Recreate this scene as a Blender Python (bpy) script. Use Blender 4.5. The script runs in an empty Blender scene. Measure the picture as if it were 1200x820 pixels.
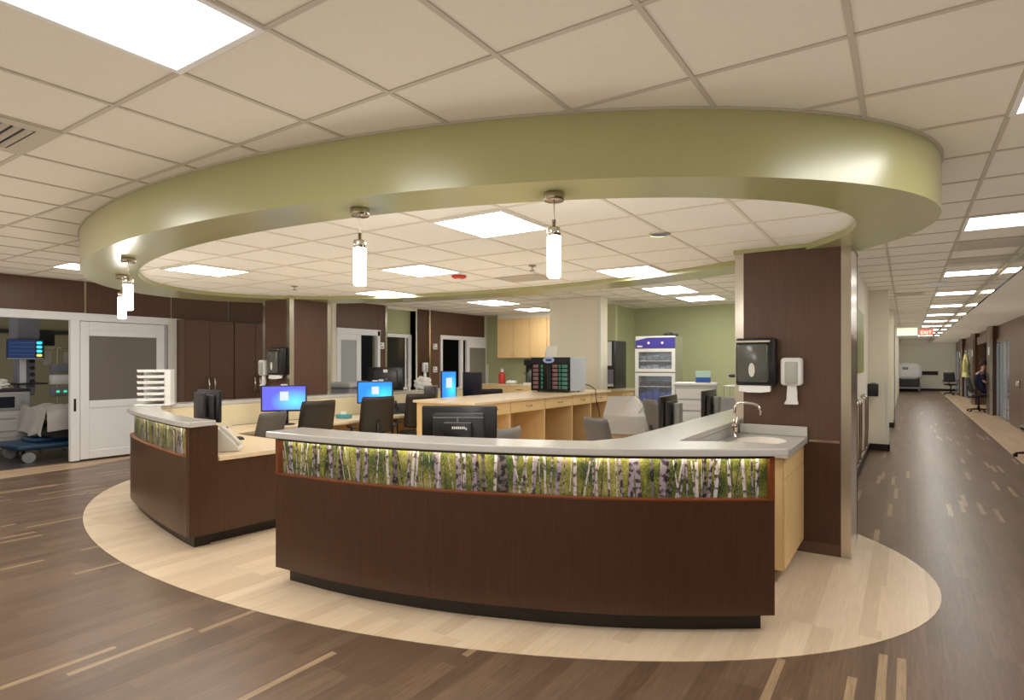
import bpy, bmesh, math, random
from mathutils import Vector, Matrix, Euler
random.seed(7)
PI = math.pi
SC = bpy.context.scene
COL = SC.collection

# ------------------------------------------------------------------ mesh helpers
class MB:
    """collects geometry; build() links it as ONE mesh object"""
    def __init__(s):
        s.v = []; s.f = []; s.m = []; s.sm = []
    def add(s, vs, fs, mi=0, smooth=False, M=None):
        b = len(s.v)
        for p in vs:
            p = Vector(p)
            s.v.append(M @ p if M else p)
        for f in fs:
            s.f.append([b + i for i in f]); s.m.append(mi); s.sm.append(smooth)
        return s
    def box(s, a, b, mi=0, M=None):
        x0, y0, z0 = a; x1, y1, z1 = b
        vs = [(x0,y0,z0),(x1,y0,z0),(x1,y1,z0),(x0,y1,z0),(x0,y0,z1),(x1,y0,z1),(x1,y1,z1),(x0,y1,z1)]
        return s.add(vs, [(0,3,2,1),(4,5,6,7),(0,1,5,4),(1,2,6,5),(2,3,7,6),(3,0,4,7)], mi, False, M)
    def rbox(s, a, b, r=.01, mi=0, M=None, seg=3, axis='z'):
        """box whose corners are rounded about one axis, with small chamfers"""
        idx = {'x': (1, 2, 0), 'y': (0, 2, 1), 'z': (0, 1, 2)}[axis]
        lo = [a[i] for i in idx]; hi = [b[i] for i in idx]
        def put(u, v, w):
            q = [0, 0, 0]; q[idx[0]], q[idx[1]], q[idx[2]] = u, v, w
            return tuple(q)
        def ring(ins, w):
            R = max(r - ins, .0005); out = []
            for cx, cy, a0 in ((hi[0]-ins-R, hi[1]-ins-R, 0), (lo[0]+ins+R, hi[1]-ins-R, PI/2), (lo[0]+ins+R, lo[1]+ins+R, PI), (hi[0]-ins-R, lo[1]+ins+R, 1.5*PI)):
                for k in range(seg+1):
                    t = a0 + PI/2*k/seg
                    out.append(put(cx+R*math.cos(t), cy+R*math.sin(t), w))
            return out
        c = min(r*.5, (hi[2]-lo[2])*.3)
        rings = [ring(c, lo[2]), ring(0, lo[2]+c), ring(0, hi[2]-c), ring(c, hi[2])]
        n = len(rings[0]); vs = sum(rings, []); fs = []
        flip = axis == 'y'
        for j in range(3):
            for i in range(n):
                q = (j*n+i, j*n+(i+1) % n, (j+1)*n+(i+1) % n, (j+1)*n+i)
                fs.append(q[::-1] if flip else q)
        bot = list(range(n))[::-1]; top = list(range(3*n, 4*n))
        fs += [bot[::-1], top[::-1]] if flip else [bot, top]
        return s.add(vs, fs, mi, True, M)
    def prism(s, poly, z0, z1, mi=0, M=None):
        n = len(poly)
        ar = sum(poly[i][0]*poly[(i+1) % n][1]-poly[(i+1) % n][0]*poly[i][1] for i in range(n))
        if ar < 0: poly = poly[::-1]
        vs = [(p[0], p[1], z0) for p in poly]+[(p[0], p[1], z1) for p in poly]
        fs = [list(range(n))[::-1], list(range(n, 2*n))]
        fs += [(i, (i+1) % n, n+(i+1) % n, n+i) for i in range(n)]
        return s.add(vs, fs, mi, False, M)
    def band(s, outer, inner, z0, z1, mi=0, M=None, smooth=False):
        """solid between two polylines of equal length"""
        n = len(outer)
        vs = [(p[0],p[1],z0) for p in outer]+[(p[0],p[1],z0) for p in inner]+[(p[0],p[1],z1) for p in outer]+[(p[0],p[1],z1) for p in inner]
        O0, I0, O1, I1 = 0, n, 2*n, 3*n
        fs = []
        for i in range(n-1):
            fs += [(O0+i, O0+i+1, O1+i+1, O1+i), (I0+i+1, I0+i, I1+i, I1+i+1), (O1+i, O1+i+1, I1+i+1, I1+i), (O0+i+1, O0+i, I0+i, I0+i+1)]
        fs += [(O0, O1, I1, I0), (O0+n-1, I0+n-1, I1+n-1, O1+n-1)]
        return s.add(vs, fs, mi, smooth, M)
    def cyl(s, p, r, h, n=20, mi=0, M=None, r2=None, axis='z'):
        r2 = r if r2 is None else r2
        A = {'z': Matrix.Identity(4), 'x': Matrix.Rotation(PI/2, 4, 'Y'), 'y': Matrix.Rotation(-PI/2, 4, 'X')}[axis]
        T = Matrix.Translation(p) @ A
        if M: T = M @ T
        vs = [(r*math.cos(2*PI*i/n), r*math.sin(2*PI*i/n), 0) for i in range(n)]+[(r2*math.cos(2*PI*i/n), r2*math.sin(2*PI*i/n), h) for i in range(n)]
        s.add(vs, [(i, (i+1) % n, n+(i+1) % n, n+i) for i in range(n)], mi, True, T)
        s.add(vs, [list(range(n))[::-1], list(range(n, 2*n))], mi, False, T)
        return s
    def lathe(s, prof, n=24, mi=0, M=None):
        k = len(prof); vs = []; fs = []
        for r, z in prof:
            for i in range(n):
                t = 2*PI*i/n; vs.append((r*math.cos(t), r*math.sin(t), z))
        for j in range(k-1):
            for i in range(n):
                fs.append((j*n+i, j*n+(i+1) % n, (j+1)*n+(i+1) % n, (j+1)*n+i))
        fs.append(list(range(n))[::-1]); fs.append(list(range((k-1)*n, k*n)))
        return s.add(vs, fs, mi, True, M)
    def tube(s, pts, r, n=10, mi=0, M=None, radii=None):
        pts = [Vector(p) for p in pts]; vs = []; fs = []; up = None
        for i, p in enumerate(pts):
            d = (pts[min(i+1, len(pts)-1)]-pts[max(i-1, 0)]).normalized()
            if up is None:
                up = Vector((0, 0, 1)) if abs(d.z) < .9 else Vector((1, 0, 0))
            x = d.cross(up).normalized(); y = x.cross(d).normalized(); up = y
            R = radii[i] if radii else r
            for k in range(n):
                t = 2*PI*k/n; vs.append(p+x*R*math.cos(t)+y*R*math.sin(t))
        for i in range(len(pts)-1):
            for k in range(n):
                fs.append((i*n+k, i*n+(k+1) % n, (i+1)*n+(k+1) % n, (i+1)*n+k))
        fs.append(list(range(n))[::-1]); fs.append([(len(pts)-1)*n+k for k in range(n)])
        return s.add(vs, fs, mi, True, M)
    def pad(s, w, h, t, c=.12, bend=0., nx=12, ny=12, mi=0, M=None, e=8, taper=0.):
        """rounded upholstered slab in the xz plane centred on 0, thickness along y"""
        vs = []; fs = []; nxx, nyy = nx+1, ny+1
        for side in (-1, 1):
            for j in range(nyy):
                for i in range(nxx):
                    a = -1+2*i/nx; b = -1+2*j/ny
                    x = a*w/2*(1-c*abs(b)**6)*(1-taper*(b+1)/2); z = b*h/2*(1-c*abs(a)**6)
                    th = t/2*math.sqrt(max(0, 1-abs(a)**e))*math.sqrt(max(0, 1-abs(b)**e))
                    vs.append((x, side*th+bend*(a*a), z))
        N = nxx*nyy
        for j in range(ny):
            for i in range(nx):
                q = (j*nxx+i, j*nxx+i+1, (j+1)*nxx+i+1, (j+1)*nxx+i)
                fs.append(q); fs.append(tuple(N+k for k in q[::-1]))
        return s.add(vs, fs, mi, True, M)
    def ball(s, p, r, n=14, k=8, mi=0, sc=(1, 1, 1), M=None):
        T = Matrix.Translation(p) @ Matrix.Diagonal((*sc, 1))
        if M: T = M @ T
        prof = [(max(r*math.sin(PI*j/k), .0005), -r*math.cos(PI*j/k)) for j in range(k+1)]
        return s.lathe(prof, n, mi, T)
    def build(s, name, mats, parent=None, bevel=0., loc=None, weld=False):
        me = bpy.data.meshes.new(name)
        me.from_pydata([tuple(v) for v in s.v], [], s.f)
        if not isinstance(mats, (list, tuple)): mats = [mats]
        for m in mats: me.materials.append(m)
        me.polygons.foreach_set('material_index', s.m)
        me.polygons.foreach_set('use_smooth', s.sm)
        if weld:
            bm = bmesh.new(); bm.from_mesh(me)
            bmesh.ops.remove_doubles(bm, verts=bm.verts, dist=1e-5)
            bm.to_mesh(me); bm.free()
        me.update()
        o = bpy.data.objects.new(name, me); COL.objects.link(o)
        if parent: o.parent = parent
        if loc: o.location = loc
        if bevel:
            b = o.modifiers.new('edge', 'BEVEL'); b.width = bevel; b.segments = 2; b.limit_method = 'ANGLE'; b.angle_limit = math.radians(40)
        return o

def thing(name, label, cat, loc=(0, 0, 0), rz=0., group=None):
    o = bpy.data.objects.new(name, None); COL.objects.link(o)
    o.location = loc; o.rotation_euler = (0, 0, rz); o.empty_display_size = .1
    o['label'] = label; o['category'] = cat
    if group: o['group'] = group
    return o
def tag(o, label, cat, group=None, kind=None):
    o['label'] = label; o['category'] = cat
    if group: o['group'] = group
    if kind: o['kind'] = kind
    return o
def struct(o, label=None):
    o['kind'] = 'structure'
    if label: o['label'] = label
    return o
def dup(root, loc, rz, label, group=None):
    r = root.copy(); COL.objects.link(r); r.location = loc; r.rotation_euler = (0, 0, rz); r['label'] = label
    if group: r['group'] = group
    for ch in list(root.children):
        c = ch.copy(); COL.objects.link(c); c.parent = r
        for g in list(ch.children):
            d = g.copy(); COL.objects.link(d); d.parent = c
    return r
def text(s, name, size, mat, parent, loc, rot, ext=.001):
    cu = bpy.data.curves.new(name, 'FONT'); cu.body = s; cu.size = size; cu.extrude = ext; cu.align_x = 'CENTER'; cu.align_y = 'CENTER'
    cu.materials.append(mat); tmp = bpy.data.objects.new(name, cu)
    me = bpy.data.meshes.new_from_object(tmp); bpy.data.objects.remove(tmp)
    o = bpy.data.objects.new(name, me); COL.objects.link(o)
    o.parent = parent; o.location = loc; o.rotation_euler = rot
    return o

def spline(P, n=8):
    """Catmull-Rom through points"""
    P = [Vector((p[0], p[1])) for p in P]; out = []
    for i in range(len(P)-1):
        p0 = P[i-1] if i else P[0]*2-P[1]
        p1, p2 = P[i], P[i+1]
        p3 = P[i+2] if i+2 < len(P) else P[-1]*2-P[-2]
        for k in range(n):
            t = k/n
            out.append(.5*((2*p1)+(p2-p0)*t+(2*p0-5*p1+4*p2-p3)*t*t+(3*p1-p0-3*p2+p3)*t**3))
    out.append(P[-1]); return out
def offset(P, d):
    """shift a polyline to its left by d"""
    out = []
    for i in range(len(P)):
        t = (P[min(i+1, len(P)-1)]-P[max(i-1, 0)]).normalized()
        out.append(P[i]+Vector((-t.y, t.x))*d)
    return out

# ------------------------------------------------------------------ materials
def mat(name, col, rough=.5, metal=0., spec=.5, emit=None, es=0., coat=0., trans=0., noise=None, alpha=1., bump=None):
    m = bpy.data.materials.new(name); m.use_nodes = True
    nt = m.node_tree; b = nt.nodes['Principled BSDF']
    b.inputs['Base Color'].default_value = (*col, 1); b.inputs['Roughness'].default_value = rough
    b.inputs['Metallic'].default_value = metal; b.inputs['Specular IOR Level'].default_value = spec
    b.inputs['Coat Weight'].default_value = coat; b.inputs['Coat Roughness'].default_value = .27; b.inputs['Transmission Weight'].default_value = trans
    b.inputs['Alpha'].default_value = alpha
    if emit:
        b.inputs['Emission Color'].default_value = (*emit, 1); b.inputs['Emission Strength'].default_value = es
    if noise or bump:
        tc = nt.nodes.new('ShaderNodeTexCoord')
    if noise:
        sc, amt, stretch = noise
        mp = nt.nodes.new('ShaderNodeMapping'); mp.inputs['Scale'].default_value = stretch
        n = nt.nodes.new('ShaderNodeTexNoise'); n.inputs['Scale'].default_value = sc; n.inputs['Detail'].default_value = 4
        r = nt.nodes.new('ShaderNodeMix'); r.data_type = 'RGBA'
        r.inputs[6].default_value = (*[c*(1-amt) for c in col], 1); r.inputs[7].default_value = (*[min(1, c*(1+amt)) for c in col], 1)
        L = nt.links
        L.new(tc.outputs['Object'], mp.inputs['Vector']); L.new(mp.outputs[0], n.inputs['Vector'])
        L.new(n.outputs['Fac'], r.inputs[0]); L.new(r.outputs[2], b.inputs['Base Color'])
    if bump:
        n2 = nt.nodes.new('ShaderNodeTexNoise'); n2.inputs['Scale'].default_value = bump[0]
        bp = nt.nodes.new('ShaderNodeBump'); bp.inputs['Strength'].default_value = bump[1]
        nt.links.new(tc.outputs['Object'], n2.inputs['Vector']); nt.links.new(n2.outputs['Fac'], bp.inputs['Height']); nt.links.new(bp.outputs[0], b.inputs['Normal'])
    return m

def plank_floor(name, cols, streak, w, l, rough, streak_at=.93, grain=.35):
    """vinyl planks that run along Y"""
    m = bpy.data.materials.new(name); m.use_nodes = True
    nt = m.node_tree; N = nt.nodes; L = nt.links; b = N['Principled BSDF']
    tc = N.new('ShaderNodeTexCoord'); mp = N.new('ShaderNodeMapping'); mp.inputs['Rotation'].default_value = (0, 0, PI/2)
    br = N.new('ShaderNodeTexBrick'); br.inputs['Scale'].default_value = 1; br.inputs['Brick Width'].default_value = l; br.inputs['Row Height'].default_value = w
    br.inputs['Mortar Size'].default_value = 0; br.inputs['Color1'].default_value = (0, 0, 0, 1); br.inputs['Color2'].default_value = (1, 1, 1, 1); br.offset = .37; br.offset_frequency = 3
    L.new(tc.outputs['Object'], mp.inputs[0]); L.new(mp.outputs[0], br.inputs['Vector'])
    ramp = N.new('ShaderNodeValToRGB'); e = ramp.color_ramp.elements
    e[0].position = 0; e[0].color = (*cols[0], 1); e[1].position = 1; e[1].color = (*cols[1], 1)
    L.new(br.outputs['Color'], ramp.inputs[0])
    b2 = N.new('ShaderNodeTexBrick'); b2.inputs['Scale'].default_value = 1; b2.inputs['Brick Width'].default_value = l*.62; b2.inputs['Row Height'].default_value = w*.42
    b2.inputs['Mortar Size'].default_value = 0; b2.inputs['Color1'].default_value = (0, 0, 0, 1); b2.inputs['Color2'].default_value = (1, 1, 1, 1); b2.offset = .43; b2.offset_frequency = 2
    L.new(mp.outputs[0], b2.inputs['Vector'])
    st = N.new('ShaderNodeMath'); st.operation = 'GREATER_THAN'; st.inputs[1].default_value = streak_at; L.new(b2.outputs['Color'], st.inputs[0])
    sx = N.new('ShaderNodeMix'); sx.data_type = 'RGBA'; sx.inputs[7].default_value = (*streak, 1); L.new(st.outputs[0], sx.inputs[0]); L.new(ramp.outputs[0], sx.inputs[6])
    mp2 = N.new('ShaderNodeMapping'); mp2.inputs['Scale'].default_value = (38, 2.2, 1)
    ns = N.new('ShaderNodeTexNoise'); ns.inputs['Scale'].default_value = 1.6; ns.inputs['Detail'].default_value = 8; ns.inputs['Roughness'].default_value = .72; ns.inputs['Distortion'].default_value = .6
    L.new(tc.outputs['Object'], mp2.inputs[0]); L.new(mp2.outputs[0], ns.inputs['Vector'])
    mr = N.new('ShaderNodeMapRange'); mr.inputs[1].default_value = .25; mr.inputs[2].default_value = .75; mr.inputs[3].default_value = 1-grain; mr.inputs[4].default_value = 1+grain
    L.new(ns.outputs['Fac'], mr.inputs[0])
    mx = N.new('ShaderNodeVectorMath'); mx.operation = 'SCALE'
    L.new(sx.outputs[2], mx.inputs[0]); L.new(mr.outputs[0], mx.inputs['Scale']); L.new(mx.outputs[0], b.inputs['Base Color'])
    b.inputs['Roughness'].default_value = rough
    return m

def birch_print(name):
    """background of the printed forest: mottled yellow-green leaves"""
    m = bpy.data.materials.new(name); m.use_nodes = True
    nt = m.node_tree; N = nt.nodes; L = nt.links; b = N['Principled BSDF']
    tc = N.new('ShaderNodeTexCoord')
    n1 = N.new('ShaderNodeTexNoise'); n1.inputs['Scale'].default_value = 7; n1.inputs['Detail'].default_value = 2
    n2 = N.new('ShaderNodeTexNoise'); n2.inputs['Scale'].default_value = 85; n2.inputs['Detail'].default_value = 5; n2.inputs['Roughness'].default_value = .7
    L.new(tc.outputs['Object'], n1.inputs['Vector']); L.new(tc.outputs['Object'], n2.inputs['Vector'])
    a = N.new('ShaderNodeMath'); a.operation = 'MULTIPLY_ADD'; a.inputs[1].default_value = .62
    L.new(n1.outputs['Fac'], a.inputs[0])
    h = N.new('ShaderNodeMath'); h.operation = 'MULTIPLY'; h.inputs[1].default_value = .66
    L.new(n2.outputs['Fac'], h.inputs[0]); L.new(h.outputs[0], a.inputs[2])
    r = N.new('ShaderNodeValToRGB'); e = r.color_ramp.elements
    e[0].position = .38; e[0].color = (.01, .03, .008, 1); e[1].position = .92; e[1].color = (.55, .52, .22, 1)
    for p, c in ((.5, (.025, .055, .02)), (.6, (.085, .105, .025)), (.69, (.2, .195, .035)), (.78, (.3, .27, .1))):
        x = e.new(p); x.color = (*c, 1)
    L.new(a.outputs[0], r.inputs[0]); L.new(r.outputs[0], b.inputs['Base Color'])
    b.inputs['Roughness'].default_value = .35
    return m

def bark(name, light, dark, k):
    m = bpy.data.materials.new(name); m.use_nodes = True
    nt = m.node_tree; N = nt.nodes; L = nt.links; b = N['Principled BSDF']
    tc = N.new('ShaderNodeTexCoord'); n = N.new('ShaderNodeTexNoise'); n.inputs['Scale'].default_value = 32; n.inputs['Detail'].default_value = 3
    L.new(tc.outputs['Object'], n.inputs['Vector'])
    r = N.new('ShaderNodeValToRGB'); e = r.color_ramp.elements
    e[0].position = k-.06; e[0].color = (*dark, 1); e[1].position = k+.06; e[1].color = (*light, 1)
    L.new(n.outputs['Fac'], r.inputs[0]); L.new(r.outputs[0], b.inputs['Base Color']); b.inputs['Roughness'].default_value = .4
    return m

def screen(name, c0, c1, es):
    """lit desktop picture: a diagonal blue gradient shown by the display"""
    m = bpy.data.materials.new(name); m.use_nodes = True
    nt = m.node_tree; N = nt.nodes; L = nt.links; b = N['Principled BSDF']
    tc = N.new('ShaderNodeTexCoord'); g = N.new('ShaderNodeTexGradient'); g.gradient_type = 'SPHERICAL'
    mp = N.new('ShaderNodeMapping'); mp.inputs['Location'].default_value = (-.75, 0, -.35)
    r = N.new('ShaderNodeValToRGB'); e = r.color_ramp.elements; e[0].position = .42; e[0].color = (*c0, 1); e[1].position = .95; e[1].color = (*c1, 1)
    L.new(tc.outputs['Generated'], mp.inputs[0]); L.new(mp.outputs[0], g.inputs[0]); L.new(g.outputs['Fac'], r.inputs[0])
    L.new(r.outputs[0], b.inputs['Emission Color']); b.inputs['Emission Strength'].default_value = es
    b.inputs['Base Color'].default_value = (.01, .01, .02, 1); b.inputs['Roughness'].default_value = .25
    return m

LIGHTCOL = (1., .965, .915)
M = {}
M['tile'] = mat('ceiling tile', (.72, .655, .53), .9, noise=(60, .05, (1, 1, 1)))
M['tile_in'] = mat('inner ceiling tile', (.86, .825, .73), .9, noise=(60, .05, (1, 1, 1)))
M['tbar'] = mat('ceiling grid bar', (.5, .44, .34), .6)
M['olive'] = mat('olive satin paint', (.375, .365, .16), .3, spec=.6, coat=.8, noise=(3, .05, (1, 1, 1)))
M['olive_wall'] = mat('sage wall paint', (.39, .405, .225), .7)
M['beige'] = mat('warm beige wall paint', (.74, .69, .55), .7)
M['cream'] = mat('cream panel', (.68, .6, .4), .55)
M['dark'] = mat('dark mahogany veneer', (.055, .0225, .0108), .34, noise=(3, .42, (26, 26, 1.1)))
M['dark2'] = mat('dark brown wall panel', (.1, .052, .034), .36, noise=(3, .3, (20, 20, 1.1)))
M['redwood'] = mat('reddish oiled edge', (.15, .042, .013), .4)
M['kick'] = mat('black brown plinth', (.012, .008, .006), .45)
M['maple'] = mat('pale maple laminate', (.72, .5, .235), .42, noise=(2.5, .09, (14, 14, 1)))
M['maple_top'] = mat('light maple top laminate', (.7, .56, .37), .35, noise=(2.5, .08, (3, 14, 3)))
M['stone'] = mat('pale quartz', (.52, .5, .465), .2, noise=(45, .08, (1, 1, 1)))
M['sinkwhite'] = mat('white porcelain', (.86, .85, .83), .12)
M['steel'] = mat('brushed stainless', (.62, .57, .5), .24, metal=1.)
M['chrome'] = mat('chrome', (.82, .8, .77), .08, metal=1.)
M['nickel'] = mat('satin nickel', (.55, .5, .44), .25, metal=1.)
M['floor'] = plank_floor('dark vinyl oak planks', ((.105, .063, .038), (.155, .098, .062)), (.31, .215, .125), .1, 1.0, .33, .958, .42)
M['inlay'] = plank_floor('pale maple planks', ((.58, .445, .3), (.7, .56, .4)), (.66, .52, .36), .12, 1.3, .34, .97, .13)
M['border'] = plank_floor('tan border planks', ((.42, .29, .18), (.5, .36, .23)), (.46, .33, .2), .12, 1.3, .4, .97, .15)
M['white'] = mat('white plastic', (.74, .73, .7), .4)
M['offwhite'] = mat('off white plastic', (.7, .68, .6), .4)
M['alu'] = mat('pale painted aluminium', (.74, .735, .73), .35)
M['frost'] = mat('frosted grey glass', (.22, .19, .165), .22, trans=.25)
M['glass'] = mat('clear glass', (.8, .9, .9), .03, trans=.9)
M['darkglass'] = mat('dark window glass', (.015, .017, .02), .05, trans=.3)
M['black'] = mat('black plastic', (.012, .012, .013), .35)
M['black2'] = mat('charcoal plastic', (.03, .03, .033), .4)
M['grey'] = mat('grey plastic', (.22, .23, .23), .45)
M['bluegrey'] = mat('blue grey metal', (.3, .34, .4), .4)
M['smoke'] = mat('smoked grey plastic', (.085, .09, .078), .18, coat=.4)
M['leather'] = mat('taupe grey leather', (.105, .097, .088), .42, bump=(300, .06))
M['leather_dark'] = mat('dark brown leather', (.026, .021, .018), .42, bump=(300, .06))
M['leather_light'] = mat('light grey leather', (.24, .235, .235), .45, bump=(300, .06))
M['paper'] = mat('white paper', (.85, .84, .8), .8)
M['led'] = mat('warm light strip', (1, .9, .7), .5, emit=(1, .9, .7), es=10)
M['lamp'] = mat('lit diffuser', (1, 1, 1), .5, emit=LIGHTCOL, es=7.5)
M['lamp_in'] = mat('bright lit diffuser', (1, 1, 1), .5, emit=LIGHTCOL, es=10.5)
M['pend'] = mat('lit frosted tube', (1, 1, 1), .4, emit=(1, .95, .86), es=14)
M['lamp_fill'] = mat('dim fill diffuser', (1, 1, 1), .5, emit=(1, .93, .8), es=1.0)
M['lampframe'] = mat('white lamp frame', (.75, .72, .66), .5)
M['screen'] = screen('blue desktop display', (.1, .1, .75), (.12, .55, .85), 1.0)
M['screen2'] = screen('bright blue desktop display', (.02, .2, .85), (.05, .55, .9), 1.0)
M['screenoff'] = mat('dark display', (.006, .008, .02), .15)
M['note'] = mat('lit white window', (.1, .1, .1), .5, emit=(.75, .85, 1), es=.55)
M['forest'] = birch_print('printed forest foliage')
M['bark_w'] = bark('printed pale bark', (.5, .44, .43), (.07, .055, .055), .44)
M['bark_l'] = bark('printed lilac bark', (.3, .245, .28), (.04, .03, .045), .47)
M['bark_d'] = bark('printed dark bark', (.15, .125, .12), (.012, .01, .012), .5)
M['red'] = mat('red plastic', (.55, .05, .04), .4)
M['exit'] = mat('lit red sign face', (.6, .05, .03), .5, emit=(1, .12, .06), es=.9)
M['exitw'] = mat('lit pale lettering', (.9, .8, .7), .5, emit=(1, .75, .6), es=1.1)
M['signgreen'] = mat('pale green lit panel', (.6, .66, .5), .5, emit=(.8, .95, .7), es=.5)
M['purple'] = mat('violet blue fascia', (.06, .05, .32), .3)
M['blueglow'] = mat('blue plastic bags', (.04, .08, .4), .35)
M['bluecart'] = mat('blue bed base', (.01, .04, .085), .35)
M['linen'] = mat('white bed linen', (.4, .37, .35), .85)
M['greyblanket'] = mat('grey blanket', (.16, .16, .18), .9)
M['yellow'] = mat('pale yellow gown cloth', (.72, .66, .28), .85)
M['navy'] = mat('navy scrubs cloth', (.014, .016, .04), .85)
M['skin'] = mat('skin', (.5, .28, .2), .55)
M['hair'] = mat('dark brown hair', (.03, .018, .012), .6)
M['cardboard'] = mat('brown cardboard', (.3, .2, .12), .8)
M['clearbag'] = mat('clear plastic sheeting', (.75, .72, .66), .15, trans=.55)
M['cyan'] = mat('cyan glow', (.02, .2, .3), .4, emit=(.05, .6, .9), es=.8)
M['trace'] = mat('monitor display traces', (.0, .01, .05), .3, emit=(.01, .03, .14), es=.3)
M['ylw'] = mat('yellow glow', (.2, .2, .02), .4, emit=(.8, .75, .2), es=.6)
M['maroon'] = mat('maroon blood pack', (.4, .22, .22), .35)
M['teal'] = mat('teal tray', (.12, .4, .33), .4)
M['green'] = mat('green label', (.05, .42, .24), .4)
M['blue'] = mat('blue box card', (.03, .1, .4), .5)
M['boomgrey'] = mat('grey lilac boom column', (.2, .2, .24), .4)
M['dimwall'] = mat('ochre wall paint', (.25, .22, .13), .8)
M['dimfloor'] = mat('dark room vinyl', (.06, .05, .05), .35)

# ------------------------------------------------------------------ setting
ZC, ZR, ZI = 2.905, 2.55, 2.60          # ceiling, underside of the ring, ceiling inside the ring
OUT = (-4.46, 4.525, 4.65, 2.43); INN = (-4.295, 4.48, 4.01, 1.976); DISC = (-4.571, 4.876, 4.776, 2.735)
def ellipse(e, n=128, g=0.):
    return [(e[0]+(e[2]+g)*math.cos(2*PI*i/n), e[1]+(e[3]+g)*math.sin(2*PI*i/n)) for i in range(n)]
XL = -11.22; YF = 13.3; XR = 2.3; YE = 39.6

struct(MB().box((-16, -4.2, -.1), (4.2, YE+.4, 0)).build('floor', M['floor']))
struct(MB().prism(ellipse(DISC), .0005, .003).build('floor_inlay', M['inlay']), 'pale maple oval set into the dark floor')
struct(MB().prism([(XL-.02, -4), (-10.55, -4), (-10.5, 2.8), (-10.62, 3.85), (-10.92, 4.6), (XL-.02, 4.9)], .0005, .003).build('floor_border', M['border']))
struct(MB().box((1.55, -4, .0005), (XR+1.2, YE, .003)).build('floor_border.001', M['border']))

# outer ceiling with its exposed grid
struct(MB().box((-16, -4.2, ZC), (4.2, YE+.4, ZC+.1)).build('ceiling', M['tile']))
TX, TY, T = -2.75, 1.357, .641
g = MB()
for i in range(-20, 11):
    x = TX+T*i
    if XL < x < 1.15: g.box((x-.012, -4.1, ZC-.007), (x+.012, YE, ZC))
for j in range(-9, 60):
    y = TY+T*j
    if y < YF: g.box((XL, y-.012, ZC-.006), (1.15, y+.012, ZC))
    else: g.box((-.75, y-.012, ZC-.006), (1.15, y+.012, ZC))
struct(g.build('ceiling_grid_bars', M['tbar']))
# ring
n = 160; b = MB(); eo = ellipse(OUT, n); ei = ellipse(INN, n)
vs = [(x, y, ZC) for x, y in eo]+[(x, y, ZR) for x, y in eo]+[(x, y, ZR) for x, y in ei]+[(x, y, ZI) for x, y in ei]
b.add(vs, [(n*k+i, n*k+n+i, n*k+n+(i+1) % n, n*k+(i+1) % n) for k in (0, 2) for i in range(n)], 0, True)
b.add(vs, [(n+i, 2*n+i, 2*n+(i+1) % n, n+(i+1) % n) for i in range(n)], 0, False)
struct(b.build('ceiling_soffit', M['olive']), 'olive green oval ring dropped below the ceiling')
b = MB(); el = ellipse((OUT[0], OUT[1], OUT[2]+.014, OUT[3]+.014), n)
b.band(el+[el[0]], eo+[eo[0]], ZC-.011, ZC-.001)
struct(b.build('ceiling_trim', M['tbar']))
# ceiling inside ring
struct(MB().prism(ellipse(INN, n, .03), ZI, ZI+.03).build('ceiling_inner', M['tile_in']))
g = MB(); IX, IY, IT = -2.85, 3.07, .64
def chord(c, a, d, r):
    q = 1-((d-c)/a)**2
    return r*math.sqrt(q) if q > 0 else 0
for i in range(-9, 6):
    x = IX+IT*i; h = chord(INN[0], INN[2], x, INN[3])
    if h > .1: g.box((x-.012, INN[1]-h, ZI-.006), (x+.012, INN[1]+h, ZI))
for j in range(-1, 6):
    y = IY+IT*j; h = chord(INN[1], INN[3], y, INN[2])
    if h > .1: g.box((INN[0]-h, y-.012, ZI-.005), (INN[0]+h, y+.012, ZI))
struct(g.build('ceiling_inner_grid_bars', M['tile']))

# walls
struct(MB().box((-16, -4.2, 0), (4.2, -4.1, ZC)).build('wall_back', M['beige']))
w = MB()
w.box((XL-.2, -4.1, 0), (XL, 1.2, ZC)); w.box((XL-.2, 1.2, 2.38), (XL, 5.45, ZC)); w.box((XL-.2, 5.45, 0), (XL, 8.0, ZC))
w.box((XL-.2, 8.0, 0), (-10.1, 8.1, ZC)); w.box((-10.3, 8.1, 2.3), (-10.1, 9.3, ZC)); w.box((-10.3, 9.3, 0), (-10.1, 9.42, ZC))
w.box((-10.75, 9.42, 2.85), (-10.1, 10.46, ZC)); w.box((-10.3, 10.46, 0), (-10.1, 11.3, ZC)); w.box((-10.3, 11.3, 2.28), (-10.1, 13.2, ZC)); w.box((-10.3, 13.2, 0), (-10.1, YF, ZC))
struct(w.build('wall_left', M['beige']))
w = MB(); w.box((-10.42, 9.42, 2.28), (-10.3, 10.46, 2.85)); w.box((-10.42, 9.42, 0), (-10.3, 10.46, .95)); w.box((-10.42, 9.36, 0), (-10.12, 9.42, 2.85)); w.box((-10.42, 10.46, 0), (-10.12, 10.52, 2.85))
struct(w.build('wall_niche', M['olive_wall']))
w = MB(); w.box((-10.3, YF, 0), (-.7, YF+.15, ZC)); w.box((-5.9, 11.9, 0), (-5.6, YF, ZC)); struct(w.build('wall_far', M['olive_wall']))
struct(MB().box((-6.3, 10.45, 0), (-5.13, 10.8, ZC)).build('pillar', M['beige'], bevel=.01))
struct(MB().box((-5.15, 10.42, 0), (-5.1, 10.5, ZC)).build('trim_1', M['offwhite']), 'pale corner guard on the beige pillar')
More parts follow.
